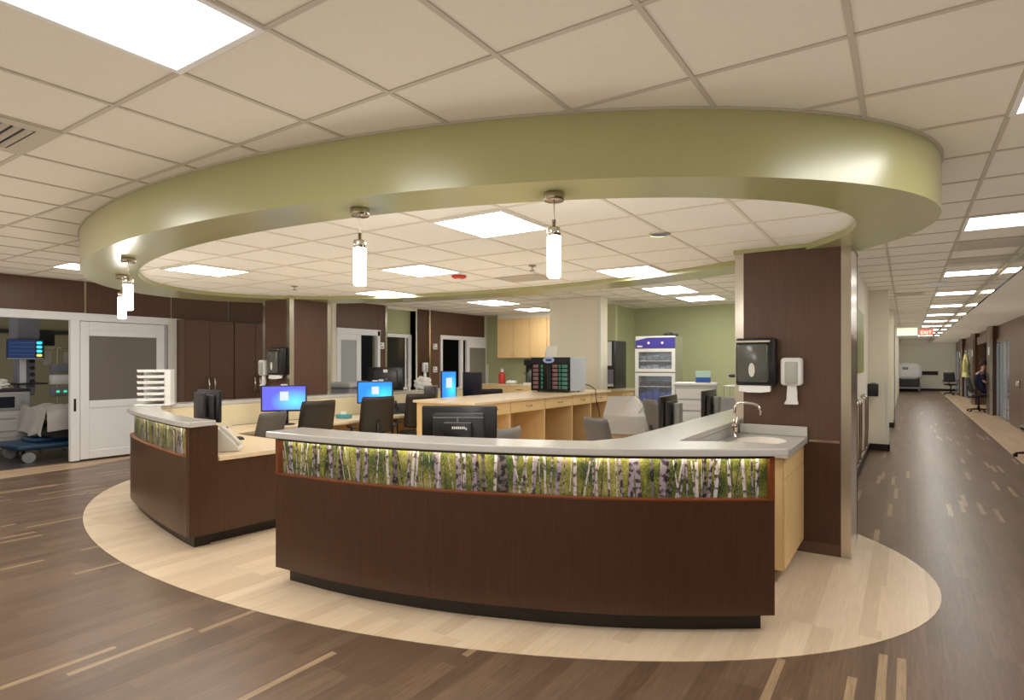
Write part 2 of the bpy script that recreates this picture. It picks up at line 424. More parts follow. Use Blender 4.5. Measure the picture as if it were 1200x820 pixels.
# corridor, left side
w = MB(); w.box((-.85, 6.05, 0), (-.58, 12.3, ZC)); w.box((-.85, 12.3, 0), (-.27, 12.6, ZC)); w.box((-.85, 12.6, 0), (-.36, 16.8, ZC)); w.box((-.85, 16.8, 0), (-.27, 18.3, ZC))
w.box((-.85, 20.5, 0), (-.33, YE, ZC)); w.box((-.85, 18.3, 2.3), (-.33, 20.5, ZC)); w.box((-1.0, 18.3, 0), (-.9, 20.5, ZC))
struct(w.build('wall_corridor', M['beige']))
bb = MB(); bb.box((-.58, 6.1, 0), (-.56, 12.28, .12)); bb.box((-.58, 12.28, 0), (-.25, 12.3, .12)); bb.box((-.27, 12.28, 0), (-.25, 12.62, .12)); bb.box((-.27, 16.78, 0), (-.25, 18.3, .12)); bb.box((-.36, 16.76, 0), (-.25, 16.8, .12))
struct(bb.build('baseboard_left', M['kick']))
struct(MB().box((-1, YE, 0), (4.2, YE+.2, ZC)).build('wall_end', M['beige']))
struct(MB().box((-.5, YE-.03, 0), (XR, YE, .13)).build('baseboard_end', M['kick']))
# corridor, right side: panelled bays between dark pillars, with a soffit over them
w = MB()
for y0, y1 in ((-4.1, 13.5), (22.2, 23.2), (27.5, 28.3), (33.6, 34.4)): w.box((XR, y0, 0), (XR+.18, y1, 2.7))
w.box((XR+.9, -4.1, 0), (XR+1., YE, 2.7)); w.box((XR+.02, 13.5, 2.3), (XR+.15, YE, 2.7))
struct(w.build('wall_right', M['dark2']))
struct(MB().box((1.15, -4.1, 2.7), (4.2, YE, ZC)).build('ceiling_bulkhead', M['tile']))
struct(MB().box((1.12, -4.1, 2.685), (1.152, YE, 2.83)).build('trim_2', M['chrome']), 'polished strip along the edge of the corridor bulkhead')
struct(MB().box((-.3, YE-.4, 2.62), (1.15, YE-.02, ZC)).build('ceiling_bulkhead.001', M['tile']))

# dark header panels over the left wall doors
for k, (y0, y1) in enumerate(((1.2, 4.05), (4.07, 5.36), (5.38, 6.42), (6.44, 8.0))):
    struct(MB().box((XL+.003, y0+.004, 2.395), (XL+.03, y1-.004, ZC-.004)).build('wall_panel' if not k else 'wall_panel.%03d' % k, M['dark2']))
struct(MB().box((XL+.028, 4.045, 2.4), (XL+.034, 4.075, ZC-.005)).build('trim_3', M['steel']), 'thin steel joint between two dark header panels')
struct(MB().box((-10.1, 8.1, 2.33), (-10.075, 9.42, ZC-.004)).build('wall_panel.004', M['dark2']))
struct(MB().box((-10.1, 9.24, 0), (-10.07, 9.41, 2.9)).build('wall_panel.005', M['dark2']))
struct(MB().box((-10.1, 10.5, 0), (-10.07, 10.84, ZC-.004)).build('wall_panel.006', M['dark']))
struct(MB().box((-10.1, 10.92, 0), (-10.07, 11.28, ZC-.004)).build('wall_panel.007', M['dark2']))
struct(MB().box((-10.1, 11.28, 2.3), (-10.075, 12.25, ZC-.004)).build('wall_panel.008', M['dark2']))
struct(MB().box((-10.1, 12.26, 2.3), (-10.075, 13.15, ZC-.004)).build('wall_panel.009', M['dark2']))
for k, y in enumerate((9.41, 10.86)):
    struct(MB().box((-10.1, y, 0), (-10.05, y+.06, ZC-.01)).build('trim_%d' % (4+k), M['steel']), 'slim steel post beside a dark wall panel' if k else 'slim steel post left of the niche window')

# ------------------------------------------------------------------ columns
def column(name, x0, x1, y0, y1, steel_side, label):
    o = MB().box((x0, y0, 0), (x1, y1, ZI-.005)).build(name, M['dark2']); struct(o, label)
    cg = MB(); wd, t = .065, .008
    for cx, sx in ((x0, 1), (x1, -1)):
        cg.box((min(cx, cx+sx*wd)-(t if sx > 0 else 0), y0-t, 0), (max(cx, cx+sx*wd)+(t if sx < 0 else 0), y0, ZI-.01))
        cg.box((cx-(t if sx > 0 else 0), y0, 0), (cx+(t if sx < 0 else 0), y0+(.69 if steel_side and sx < 0 else wd), ZI-.01))
    cg.box((x1, y1-wd, 0), (x1+t, y1, ZI-.01)); cg.box((x0-t, y1-wd, 0), (x0, y1, ZI-.01))
    cg.build('corner_guard', M['steel'], o)
    cp = MB(); e = .02
    cp.box((x0-e, y0-e, ZI-.035), (x1+e, y0-.008, ZI-.001)); cp.box((x0-e, y0-.008, ZI-.035), (x0-.008, y1+e, ZI-.001)); cp.box((x1+.008, y0-.008, ZI-.035), (x1+e, y1+e, ZI-.001))
    cp.build('top_band', M['olive'], o)
    return o
cr = column('column', -1.285, -.385, 5.37, 6.06, True, 'dark brown column with steel corners beside the sink')
MB().box((-.69, 5.364, .935), (-.46, 5.372, .955)).build('reveal_strip', M['steel'], cr)
MB().box((-1.0, 5.366, .1), (-.46, 5.371, .93)).build('lower_panel', M['dark'], cr)
column('column.001', -8.435, -7.775, 5.39, 6.12, False, 'dark brown column with steel corners behind the blue lit screen')

# ------------------------------------------------------------------ ceiling lights
frame_cache = {}
def ceiling_light(x0, y0, x1, y1, z, label, lampmat='lamp', group='recessed ceiling light panels'):
    t = thing('ceiling_light', label, 'light', ((x0+x1)/2, (y0+y1)/2, z), 0, group)
    a, c = (x1-x0)/2, (y1-y0)/2; f = MB()
    for q in ((-a, -c, a, -c+.03), (-a, c-.03, a, c), (-a, -c+.03, -a+.03, c-.03), (a-.03, -c+.03, a, c-.03)):
        f.box((q[0], q[1], -.016), (q[2], q[3], -.001))
    f.build('frame', M['lampframe'], t)
    MB().box((-a+.03, -c+.03, -.012), (a-.03, c-.03, -.002)).build('diffuser', M[lampmat], t)
    return t
ceiling_light(TX, TY-2*T, TX+T, TY, ZC, 'large white light panel in the ceiling at the top left, before the green ring')
X5 = TX+5*T
ceiling_light(X5, TY+2*T, X5+T, TY+4*T, ZC, 'light panel cut by the right edge, the highest one above the corridor')
for i, x in enumerate((TX-5*T, TX-10*T)):
    ceiling_light(x, TY-2*T, x+T, TY, ZC, 'ceiling light panel behind the camera side of the green ring')
for x in (TX-7*T, TX-T*2, X5):
    ceiling_light(x, -2.6, x+T, -1.3, ZC, 'ceiling light panel behind the camera side of the green ring')
ceiling_light(TX-11*T, 3.15, TX-10*T, 3.8, ZC, 'small ceiling light panel left of the green ring, above the sliding door')
inner = [(-2.85, 3.07, 'biggest light panel inside the green ring, between the two front pendants'), (-6.69, 3.1, 'leftmost light panel inside the green ring, right of the pendant pair'),
         (-4.76, 4.35, 'middle light panel inside the green ring, right above the first single pendant tube'), (-6.68, 5.63, 'small light panel inside the green ring above the left column'),
         (-2.85, 5.63, 'light panel inside the green ring, right of the second single pendant tube')]
for x, y, l in inner: ceiling_light(x, y, x+.64, y+.64, ZI, l, 'lamp' if l.startswith('biggest') else 'lamp_in')
for x0, y0, x1, y1, l in ((-3.95, 9.6, -3.2, 10.7, 'light panel beyond the ring, the one above the glass door fridge'), (-3.92, 11.3, -3.1, 12.2, 'light panel beyond the ring, closest to the column with the sink'),
                          (-8.0, 9.75, -7.2, 10.75, 'light panel beyond the ring, above the pair of upright screens'), (-8.1, 11.7, -7.35, 12.5, 'light panel beyond the ring, above the maple wall cabinets')):
    ceiling_light(x0, y0, x1, y1, ZC, l)
order = ['second', 'third', 'fourth', 'fifth', 'sixth', 'seventh', 'eighth', 'ninth', 'tenth', 'eleventh']
ceiling_light(X5, 6.48, X5+T, 7.12, ZC, 'second light panel along the corridor ceiling, right of the green ring')
for k in range(9):
    y = 10.2+2.93*k
    ceiling_light(X5, y, X5+T, y+.55, ZC, '%s light panel along the corridor ceiling counted from the camera' % order[k+1], 'lamp_in')
ceiling_light(-13.6, 2.8, -13.0, 3.5, ZC, 'unseen dim fill light panel added inside the patient room', 'lamp_fill')  # out of view, added so the patient room gets a little light

# pendants
def pendant():
    t = thing('pendant_light', '', 'light')
    MB().lathe([(.055, -.045), (.058, -.04), (.058, -.004), (.055, 0)], 28).build('canopy', M['nickel'], t)
    MB().cyl((0, 0, -.19), .004, .15, 8).build('stem', M['nickel'], t)
    MB().lathe([(.038, -.243), (.04, -.238), (.04, -.2), (.037, -.195), (.012, -.19), (.012, -.15)], 24).build('cap', M['chrome'], t)
    MB().lathe([(.03, -.475), (.036, -.47), (.038, -.462), (.038, -.243), (.034, -.241)], 24).build('lamp_shade', M['pend'], t)
    return t
p0 = pendant()
for i, (x, y, l) in enumerate(((-2.86, 2.47, 'glowing tube pendant hanging from the green ring, second from the right'), (-1.67, 2.82, 'glowing tube pendant hanging from the green ring, rightmost'),
                               (-5.98, 2.50, 'glowing tube pendant hanging at the left end of the ring, right one of the pair'), (-7.2, 2.95, 'glowing tube pendant hanging at the left end of the ring, left one of the pair'))):
    if i == 0: p0.location = (x, y, ZR); p0['label'] = l; p0['group'] = 'tube pendants under the green ring'
    else: dup(p0, (x, y, ZR), 0, l, 'tube pendants under the green ring')

# ceiling details
def sprinkler(x, y, z, l):
    t = thing('ceiling_sprinkler', l, 'sprinkler', (x, y, z), 0, 'ceiling sprinkler heads')
    MB().lathe([(.04, -.012), (.042, -.004), (.04, 0)], 20).build('escutcheon', M['nickel'], t)
    MB().cyl((0, 0, -.05), .011, .04, 10).cyl((0, 0, -.058), .028, .006, 12).build('nozzle', M['nickel'], t)
sprinkler(-3.75, .72, ZC, 'sprinkler head in the ceiling at the far left above the air vent')
sprinkler(-3.25, 5.05, ZI, 'sprinkler head inside the ring, right of the rightmost pendant tube')
sprinkler(-6.75, 4.75, ZI, 'sprinkler head inside the ring, above the left column')
t = thing('downlight', 'small round downlight recessed inside the ring near the sink column', 'light', (-1.62, 4.35, ZI))
MB().lathe([(.062, -.008), (.085, -.008), (.085, 0), (.062, 0)], 28).build('rim', M['chrome'], t)
MB().cyl((0, 0, -.006), .062, .004, 24).build('lens', mat('dim downlight lens', (.9, .85, .8), .2, emit=(1, .9, .85), es=3), t)
t = thing('smoke_alarm', 'red ringed alarm on the ceiling inside the ring', 'alarm', (-4.35, 5.2, ZI))
MB().lathe([(.06, -.035), (.085, -.02), (.085, 0)], 24).build('base', M['red'], t); MB().cyl((0, 0, -.045), .03, .014, 16).build('cap', M['white'], t)
t = thing('smoke_detector', 'white round detector on the corridor ceiling', 'detector', (.4, 11.6, ZC))
MB().lathe([(.1, -.05), (.17, -.03), (.18, 0)], 24).build('cover', M['white'], t)
def vent(x0, y0, x1, y1, z, l, n=8, frame_w=.05):
    t = thing('air_vent', l, 'vent', ((x0+x1)/2, (y0+y1)/2, z), 0, 'ceiling air vents')
    a, c = (x1-x0)/2, (y1-y0)/2; f = MB(); w = frame_w
    for q in ((-a, -c, a, -c+w), (-a, c-w, a, c), (-a, -c+w, -a+w, c-w), (a-w, -c+w, a, c-w)): f.box((q[0], q[1], -.014), (q[2], q[3], -.001))
    f.build('frame', M['tbar'], t)
    MB().box((-a+w, -c+w, -.003), (a-w, c-w, -.001)).build('backing', M['black2'], t)
    s = MB()
    for k in range(n):
        y = -c+w+(2*c-2*w)*(k+.5)/n
        s.add([(-a+w, y-.012, -.003), (a-w, y-.012, -.003), (a-w, y+.012, -.016), (-a+w, y+.012, -.016)], [(0, 1, 2, 3)])
        s.add([(-a+w, y-.012, -.005), (a-w, y-.012, -.005), (a-w, y+.012, -.018), (-a+w, y+.012, -.018)], [(3, 2, 1, 0)])
    s.build('slats', M['tbar'], t)
vent(-4.67, .72, -4.03, 1.355, ZC, 'square slatted vent in the ceiling at the left edge of the picture', 9, .09)
vent(-4.1, 5.55, -3.5, 5.95, ZI, 'slatted vent inside the ring, beside the red ringed alarm', 5)
vent(.45, 7.75, 1.1, 8.35, ZC, 'long grey vent in the corridor ceiling, nearer of two', 5)
vent(.45, 9.0, 1.1, 9.5, ZC, 'long grey vent in the corridor ceiling, before the third light panel', 5)
vent(-.2, 12.9, .3, 13.4, ZC, 'grey vent in the corridor ceiling beside the beige wall corner', 5)
vent(-5.3, 11.3, -4.7, 11.8, ZC, 'grey vent in the ceiling behind the beige pillar', 5)

# ------------------------------------------------------------------ reception desks
ZT, ZB = 1.095, 1.05
FRONT = spline([(-3.884, 2.578), (-3.224, 2.626), (-2.568, 2.753), (-2.03, 2.925), (-1.547, 3.116), (-1.108, 3.353), (-.654, 3.654)], 10)
LEFT = spline([(-5.164, 2.601), (-5.551, 2.656), (-6.398, 2.823), (-7.22, 3.04), (-7.56, 3.24), (-7.73, 3.55), (-7.75, 4.0)], 10)[::-1]

def desk_front(t, P, d=.31):
    MB().band(offset(P, .07)[1:-1], offset(P, d-.02)[1:-1], 0, .112).build('plinth', M['kick'], t)
    f = MB(); f.band(P, offset(P, d), .11, .785, smooth=False); f.build('front_panel', M['dark'], t)
    MB().band(offset(P, .05), offset(P, d), .785, 1.05).build('back_board', M['dark'], t)
    e = MB(); e.band(offset(P, -.004), offset(P, .05), .785, .796)
    for q in (P[:2], P[-2:]):
        k = [q[0], q[0]+(q[1]-q[0]).normalized()*.03] if q is not P[-2:] and q[0] == P[0] else [q[1]-(q[1]-q[0]).normalized()*.03, q[1]]
        e.band(offset(k, -.002), offset(k, .05), .796, 1.04)
    e.build('niche_edging', M['redwood'], t)
    MB().band(offset(P, 0.), offset(P, .05), 1.041, 1.0498).band(offset(P, 0.), offset(P, .004), 1.033, 1.041).build('top_rail', M['kick'], t)
    # printed forest
    pr = MB(); A = offset(P, .038); B = offset(P, .049); pr.band(A[:], B[:], .797, 1.040, 0)
    L = [0]
    for i in range(1, len(A)): L.append(L[-1]+(A[i]-A[i-1]).length)
    def at(s):
        s = min(max(s, 0), L[-1]-1e-4)
        for i in range(1, len(L)):
            if L[i] >= s:
                f = (s-L[i-1])/(L[i]-L[i-1]); p = A[i-1].lerp(A[i], f); d = (A[i]-A[i-1]).normalized()
                return p+Vector((d.y, -d.x))*.001
    s = .05; lay = 0
    while s < L[-1]-.06:
        kind = random.random(); w = random.choice((.004, .005, .006, .008, .01, .013, .02, .032)); mi = 1 if kind < .45 else (2 if kind < .75 else 3)
        if w > .025 and mi == 1: mi = 2
        lean = random.uniform(-.025, .025)*(1 if w > .01 else 2.2); lay = (lay+1) % 4
        vs = []
        for k in range(6):
            z = .797+.243*k/5; c = s+lean*k/5+random.uniform(-.0015, .0015)
            for q in (-w/2, w/2):
                p = at(min(max(c+q, .031), L[-1]-.031)); p2 = p
                vs.append((p2.x, p2.y-.0006*lay, z))
        pr.add(vs, [(2*k, 2*k+1, 2*k+3, 2*k+2) for k in range(5)], mi)
        s += random.uniform(.006, .05)
    pr.build('printed_panel', [M['forest'], M['bark_w'], M['bark_l'], M['bark_d']], t)
    MB().band(offset(P, .008)[1:-1], offset(P, .026)[1:-1], 1.034, 1.0405).build('light_strip', M['led'], t)

fd = thing('reception_desk', 'long curved front desk with dark wood face and lit birch forest print', 'desk', (0, 0, 0))
desk_front(fd, FRONT)
ct = MB()
outer = offset(FRONT, -.03); inn_ = offset(FRONT, .3)
e0 = (outer[0]-outer[1]).normalized()*.075
poly = [outer[0]+e0]+outer+[Vector((-.61, 3.655)), Vector((-.585, 3.70)), Vector((-.60, 3.76)), Vector((-.67, 3.83)), Vector((-.80, 3.86)), Vector((-1.0, 3.79)), Vector((-1.24, 3.67)),
        Vector((-1.245, 4.4)), Vector((-1.25, 5.36)), Vector((-1.3, 5.36)), Vector((-1.3, 7.1)), Vector((-1.6, 7.1)), Vector((-1.6, 3.62))]
cut = [p for p in inn_ if p.x < -1.68]
poly += cut[::-1]+[inn_[0]+e0]
ct.prism([(p.x, p.y) for p in poly], ZB, ZT)
ct.build('countertop', M['stone'], fd, bevel=.008)
MB().box((-1.57, 3.75, 0), (-1.275, 5.36, ZB)).box((-1.57, 5.36, 0), (-1.31, 7.06, ZB)).build('side_wing', M['cream'], fd)
MB().box((-1.276, 3.78, .975), (-1.262, 5.35, ZB)).build('sink_side_facing', M['stone'], fd)
wt = MB(); wi = [p for p in offset(FRONT, .312) if p.x < -1.6]; wo = [p for p in offset(FRONT, .95) if p.x < -2.0]
wt.prism([(p.x, p.y) for p in wi]+[(-1.6, 3.75), (-1.6, 7.0), (-2.35, 7.0), (-2.35, 4.6)]+[(p.x, p.y) for p in wo[::-1]], .715, .75)
wt.build('worktop', M['maple_top'], fd)
MB().box((-3.7, 3.0, 0), (-3.66, 3.5, .714)).box((-2.34, 5.5, 0), (-1.6, 5.53, .714)).box((-2.3, 6.9, 0), (-1.6, 6.93, .714)).build('support_panel', M['maple'], fd)

ld = thing('reception_desk.001', 'curved left desk with dark wood face, forest print and long back ledge', 'desk', (0, 0, 0))
desk_front(ld, LEFT, .22)
o = offset(LEFT, -.03)
innb = [(-5.11, 2.82), (-5.5, 2.835), (-5.98, 2.91), (-6.5, 3.06), (-7.0, 3.24), (-7.33, 3.41), (-7.43, 3.55), (-7.45, 3.8), (-7.45, 7.0), (-7.5, 9.4)]
poly = [(-7.78, 9.4)]+[(p.x, p.y) for p in o]+[(-5.07, 2.575)]+innb
MB().prism(poly, ZB, ZT).build('countertop', M['stone'], ld, bevel=.008)
ib = spline(innb, 4); bl = MB(); bl.band(offset(ib, .0)[:], offset(ib, .025)[:], .777, ZB-.001)
bl.build('back_panel', M['cream'], ld)
MB().box((-7.75, 4.0, .0), (-7.6, 9.38, ZB-.001)).build('ledge_wall', M['dark'], ld)
MB().prism([(-5.166, 2.603), (-5.13, 2.6), (-5.10, 2.83), (-5.14, 2.83)], .11, ZB-.001).build('end_panel', M['dark'], ld)
MB().prism([(-5.14, 2.831), (-5.10, 2.83), (-5.035, 3.85), (-5.07, 3.85)], .11, .735).build('side_panel', M['dark'], ld)
MB().prism([(-5.225, 2.685), (-5.12, 3.84), (-5.5, 3.84), (-5.5, 2.725)], 0, .11).build('side_plinth', M['kick'], ld)
wp = [(-5.08, 2.832), (-5.5, 2.87), (-5.98, 2.95), (-6.5, 3.10), (-7.0, 3.28), (-7.3, 3.44), (-7.42, 3.8), (-7.42, 7.0), (-7.46, 9.35), (-6.75, 9.3), (-6.66, 6.2), (-6.6, 5.0), (-6.74, 4.6), (-6.6, 3.9), (-6.4, 3.83), (-5.02, 3.8)]
MB().prism(wp, .736, .775).build('worktop', M['maple_top'], ld, bevel=.004)
MB().box((-7.4, 5.22, 0), (-6.75, 5.25, .735)).box((-7.4, 7.6, 0), (-6.75, 7.63, .735)).box((-7.4, 4.2, .0), (-7.36, 9.2, .735)).build('support_panel', M['maple'], ld)

# sink unit
t = thing('sink_cabinet', 'maple sink cabinet with pale stone top against the dark column', 'cabinet', (0, 0, 0))
MB().box((-1.235, 4.52, 0), (-.86, 5.36, .11)).build('plinth', M['kick'], t)
MB().box((-1.255, 4.46, .11), (-.745, 5.36, .925)).build('carcass', M['maple'], t)
MB().box((-.744, 4.47, .12), (-.728, 5.35, .76)).build('door', M['maple'], t, bevel=.002)
MB().box((-.744, 4.47, .767), (-.728, 5.35, .92)).build('drawer_front', M['maple'], t, bevel=.002)
# top with an oval opening
c0 = (-.985, 4.93); ra, rb = .19, .25; n = 48
hole = [(c0[0]+ra*math.cos(2*PI*i/n), c0[1]+rb*math.sin(2*PI*i/n)) for i in range(n)]
x0, x1, y0, y1 = -1.258, -.70, 4.40, 5.355
def sq(i):
    a = 2*PI*i/n; cx, sy = math.cos(a), math.sin(a)
    tx = ((x1-c0[0]) if cx > 0 else (x0-c0[0]))/cx if abs(cx) > 1e-6 else 1e9
    ty = ((y1-c0[1]) if sy > 0 else (y0-c0[1]))/sy if abs(sy) > 1e-6 else 1e9
    k = min(tx, ty); return [c0[0]+k*cx, c0[1]+k*sy]
rim = [sq(i) for i in range(n)]
for cx, cy in ((x0, y0), (x1, y0), (x1, y1), (x0, y1)):
    j = min(range(n), key=lambda i: (rim[i][0]-cx)**2+(rim[i][1]-cy)**2); rim[j] = [cx, cy]
tp = MB(); za, zb_ = .926, .975
vs = [(x, y, zb_) for x, y in rim]+[(x, y, zb_) for x, y in hole]+[(x, y, za) for x, y in rim]+[(x, y, za) for x, y in hole]
for i in range(n):
    j = (i+1) % n
    tp.add(vs, [(i, j, n+j, n+i), (2*n+i, 2*n+j, j, i), (n+i, n+j, 3*n+j, 3*n+i), (2*n+j, 2*n+i, 3*n+i, 3*n+j)])
tp.build('countertop', M['stone'], t, weld=True)
MB().box((-1.245, 5.335, .976), (-.70, 5.357, 1.06)).build('backsplash', M['stone'], t, bevel=.004)
pr = [(1.0, .972), (.99, .95), (.93, .88), (.75, .83), (.4, .815), (.06, .81)]
bw = MB()
m = 40
vs = [(c0[0]+ra*k*math.cos(2*PI*i/m), c0[1]+rb*k*math.sin(2*PI*i/m), z) for k, z in pr for i in range(m)]
bw.add(vs, [(j*m+i, (j+1)*m+i, (j+1)*m+(i+1) % m, j*m+(i+1) % m) for j in range(len(pr)-1) for i in range(m)], 0, True)
bw.add(vs, [[(len(pr)-1)*m+i for i in range(m)]], 1)
bw.build('sink_basin', [M['sinkwhite'], M['chrome']], t)
t = thing('faucet', 'chrome gooseneck faucet standing beside the sink bowl', 'faucet', (-1.205, 4.98, .976))
MB().lathe([(.028, 0), (.028, .012), (.019, .022), (.019, .07), (.022, .075), (.022, .1), (.015, .11)], 20).build('base', M['chrome'], t)
pts = [(0, 0, .1), (0, 0, .22), (.005, 0, .255), (.022, 0, .28), (.05, 0, .292), (.1, 0, .29), (.15, 0, .285), (.185, 0, .272), (.203, 0, .245), (.208, 0, .215)]
MB().tube(pts, .0115, 12).build('spout', M['chrome'], t)
MB().cyl((.208, 0, .195), .014, .03, 12).build('aerator', M['chrome'], t)
MB().tube([(0, -.02, .085), (.005, -.045, .1), (.01, -.06, .16)], .007, 8).cyl((0, -.05, .06), .012, .04, 10).build('lever', M['chrome'], t)
MB().tube([(0, .02, .085), (.005, .045, .1), (.01, .06, .16)], .007, 8).build('lever', M['chrome'], t)

# towel dispensers and soap dispensers (front faces -Y in local space)
def towel_dispenser(loc, rz, label):
    t = thing('towel_dispenser', label, 'dispenser', loc, rz, 'paper towel dispensers')
    MB().rbox((-.165, -.1, 0), (.165, 0, .41), .02, axis='y').build('body', M['black'], t)
    MB().rbox((-.15, -.125, .03), (.11, -.095, .36), .025, axis='y').build('cover', M['smoke'], t)
    MB().box((-.155, -.128, .372), (.125, -.1, .388)).build('hinge_strip', M['chrome'], t)
    MB().cyl((-.03, -.127, 0), .03, .006, 24, axis='y', M=Matrix.Translation((0, 0, .135)) @ Matrix.Diagonal((.85, 1, 2., 1))).build('level_window', M['offwhite'], t)
    MB().add([(-.14, -.085, .0), (.12, -.085, .0), (.12, -.1, -.05), (.05, -.106, -.06), (-.06, -.106, -.06), (-.14, -.1, -.05), (-.14, -.03, 0), (.12, -.03, 0), (.12, -.045, -.045), (-.14, -.045, -.045)],
             [(0, 5, 4, 3, 2, 1), (6, 7, 8, 9), (0, 6, 9, 5), (1, 2, 8, 7), (5, 9, 8, 2, 3, 4)]).build('paper_towel', M['paper'], t)
    return t
towel_dispenser((-1.1, 5.365, 1.40), 0, 'black towel dispenser on the dark column above the sink')
towel_dispenser((-8.0, 5.38, 1.41), 0, 'black towel dispenser on the left column, above the blue lit screen')
def soap_dispenser(loc, rz, label):
    t = thing('soap_dispenser', label, 'dispenser', loc, rz, 'white soap dispensers')
    MB().rbox((-.085, -.09, 0), (.085, 0, .235), .03, axis='y', seg=5).build('housing', M['white'], t)
    MB().rbox((-.05, -.1, .015), (.05, -.088, .2), .015, axis='y').build('window', mat('grey tinted window', (.42, .41, .37), .3), t)
    s = MB(); pv = []
    for z, w in ((0, .035), (-.06, .04), (-.12, .042), (-.15, .055), (-.158, .05)):
        for x, y in ((-w, -.055), (w, -.055), (w, -.03), (-w, -.03)): pv.append((x, y-(.03 if z < -.14 else 0), z))
    s.add(pv, [(4*k+i, 4*k+4+i, 4*k+4+(i+1) % 4, 4*k+(i+1) % 4) for k in range(4) for i in range(4)]+[(16, 19, 18, 17)]).build('drip_guard', M['white'], t)
    return t
soap_dispenser((-.815, 5.365, 1.405), 0, 'white soap dispenser on the dark column beside the black towel dispenser')
soap_dispenser((-8.34, 5.38, 1.40), 0, 'white soap dispenser on the left column, left of the towel dispenser')
soap_dispenser((-10.06, 10.68, 1.36), PI/2, 'white soap dispenser on the far dark post behind the white bag')

# ------------------------------------------------------------------ island
t = thing('supply_island', 'pale maple island counter with drawers and open bays', 'cabinet', (0, 0, 0))
MB().box((-5.88, 6.02, 1.035), (-4.77, 10.2, 1.07)).build('countertop', M['maple_top'], t, bevel=.004)
MB().box((-5.84, 6.06, .0), (-4.82, 6.10, 1.034)).build('front_panel', M['maple'], t)
MB().box((-5.84, 6.1, 0), (-5.4, 10.15, 1.034)).build('rear_unit', M['maple'], t)
MB().box((-5.4, 10.11, 0), (-4.82, 10.15, 1.034)).build('end_panel', M['maple'], t)
ys = [6.1, 6.9, 7.85, 8.75, 9.45, 10.11]
for k in range(5):
    a, b_ = ys[k], ys[k+1]
    d = MB().box((-5.3, a+.01, .865), (-4.812, b_-.01, 1.03)).build('drawer', M['maple'], t, bevel=.003)
    c = (a+b_)/2
    MB().tube([(-4.812, c-.075, .955), (-4.785, c-.06, .948), (-4.778, c, .942), (-4.785, c+.06, .948), (-4.812, c+.075, .955)], .007, 8).build('handle', M['nickel'], d)
    if k: MB().box((-5.4, a-.012, 0), (-4.82, a+.012, .86)).build('partition', M['maple'], t)

# platelet cabinet on the island
t = thing('blood_storage_cabinet', 'black fronted glass cabinet of trays on the island end', 'cabinet', (-5.35, 9.2, 1.07))
W, D, Hh = .40, .30, .62
MB().box((-W, -D+.02, .02), (W, D, Hh)).build('body', mat('pale blue grey cabinet side', (.42, .46, .48), .4), t, bevel=.01)
MB().box((-W, -D, .02), (W, -D+.02, Hh)).build('door_frame', M['black'], t)
MB().box((-W-.001, -D-.02, .02), (-.02, -D, Hh-.1)).box((.02, -D-.02, .02), (W+.001, -D, Hh-.1)).build('glass_door', mat('tinted cabinet glass', (.05, .05, .05), .06, alpha=.22), t)
for j in range(6):
    for cx, mt in ((-.3, 'maroon'), (-.17, 'green'), (.1, 'maroon'), (.2, 'green'), (.3, 'teal')):
        wd = .055 if mt != 'green' else .02
        MB().rbox((cx-wd, -D-.012, .06+.075*j), (cx+wd, -D-.002, .115+.075*j), .008, axis='y').build('tray', M[mt], t)
MB().rbox((-.035, -D-.05, .05), (-.008, -D-.02, Hh-.14), .008, axis='y').build('handle', M['black2'], t)
MB().rbox((.008, -D-.05, .05), (.035, -D-.02, Hh-.14), .008, axis='y').build('handle', M['black2'], t)
MB().cyl((0, -D-.03, 0), .06, .02, 24, axis='y', M=Matrix.Translation((-.02, 0, Hh-.05)) @ Matrix.Diagonal((1.9, 1, .9, 1))).build('display', mat('pale blue display bezel', (.45, .55, .85), .4), t)
MB().box((-.07, -D-.038, Hh-.07), (.04, -D-.03, Hh-.03)).build('display_screen', M['purple'], t)
for x in (-.3, .3): MB().cyl((x, -.2, 0), .02, .021, 10).cyl((x, .2, 0), .02, .021, 10).build('foot', M['black'], t)
tag(MB().add([(-.13, 0, 0), (.09, 0, 0), (.09, .03, .2), (-.13, .03, .2), (-.13, .012, 0), (.09, .012, 0), (.09, .042, .2), (-.13, .042, .2)], [(0, 1, 2, 3), (7, 6, 5, 4), (0, 3, 7, 4), (1, 5, 6, 2), (3, 2, 6, 7), (0, 4, 5, 1)]).build('sign_card', M['paper'], loc=(-5.37, 8.98, 1.69)), 'white paper card propped on top of the black fronted cabinet', 'card')
tag(MB().tube([(-4.93, 9.45, 1.2), (-4.85, 9.5, 1.17), (-4.75, 9.5, 1.1), (-4.745, 9.5, .95), (-4.745, 9.6, .75), (-4.76, 9.7, .6)], .008, 8).build('power_cord', M['black']), 'black cord hanging from the tray cabinet over the island edge', 'cord')

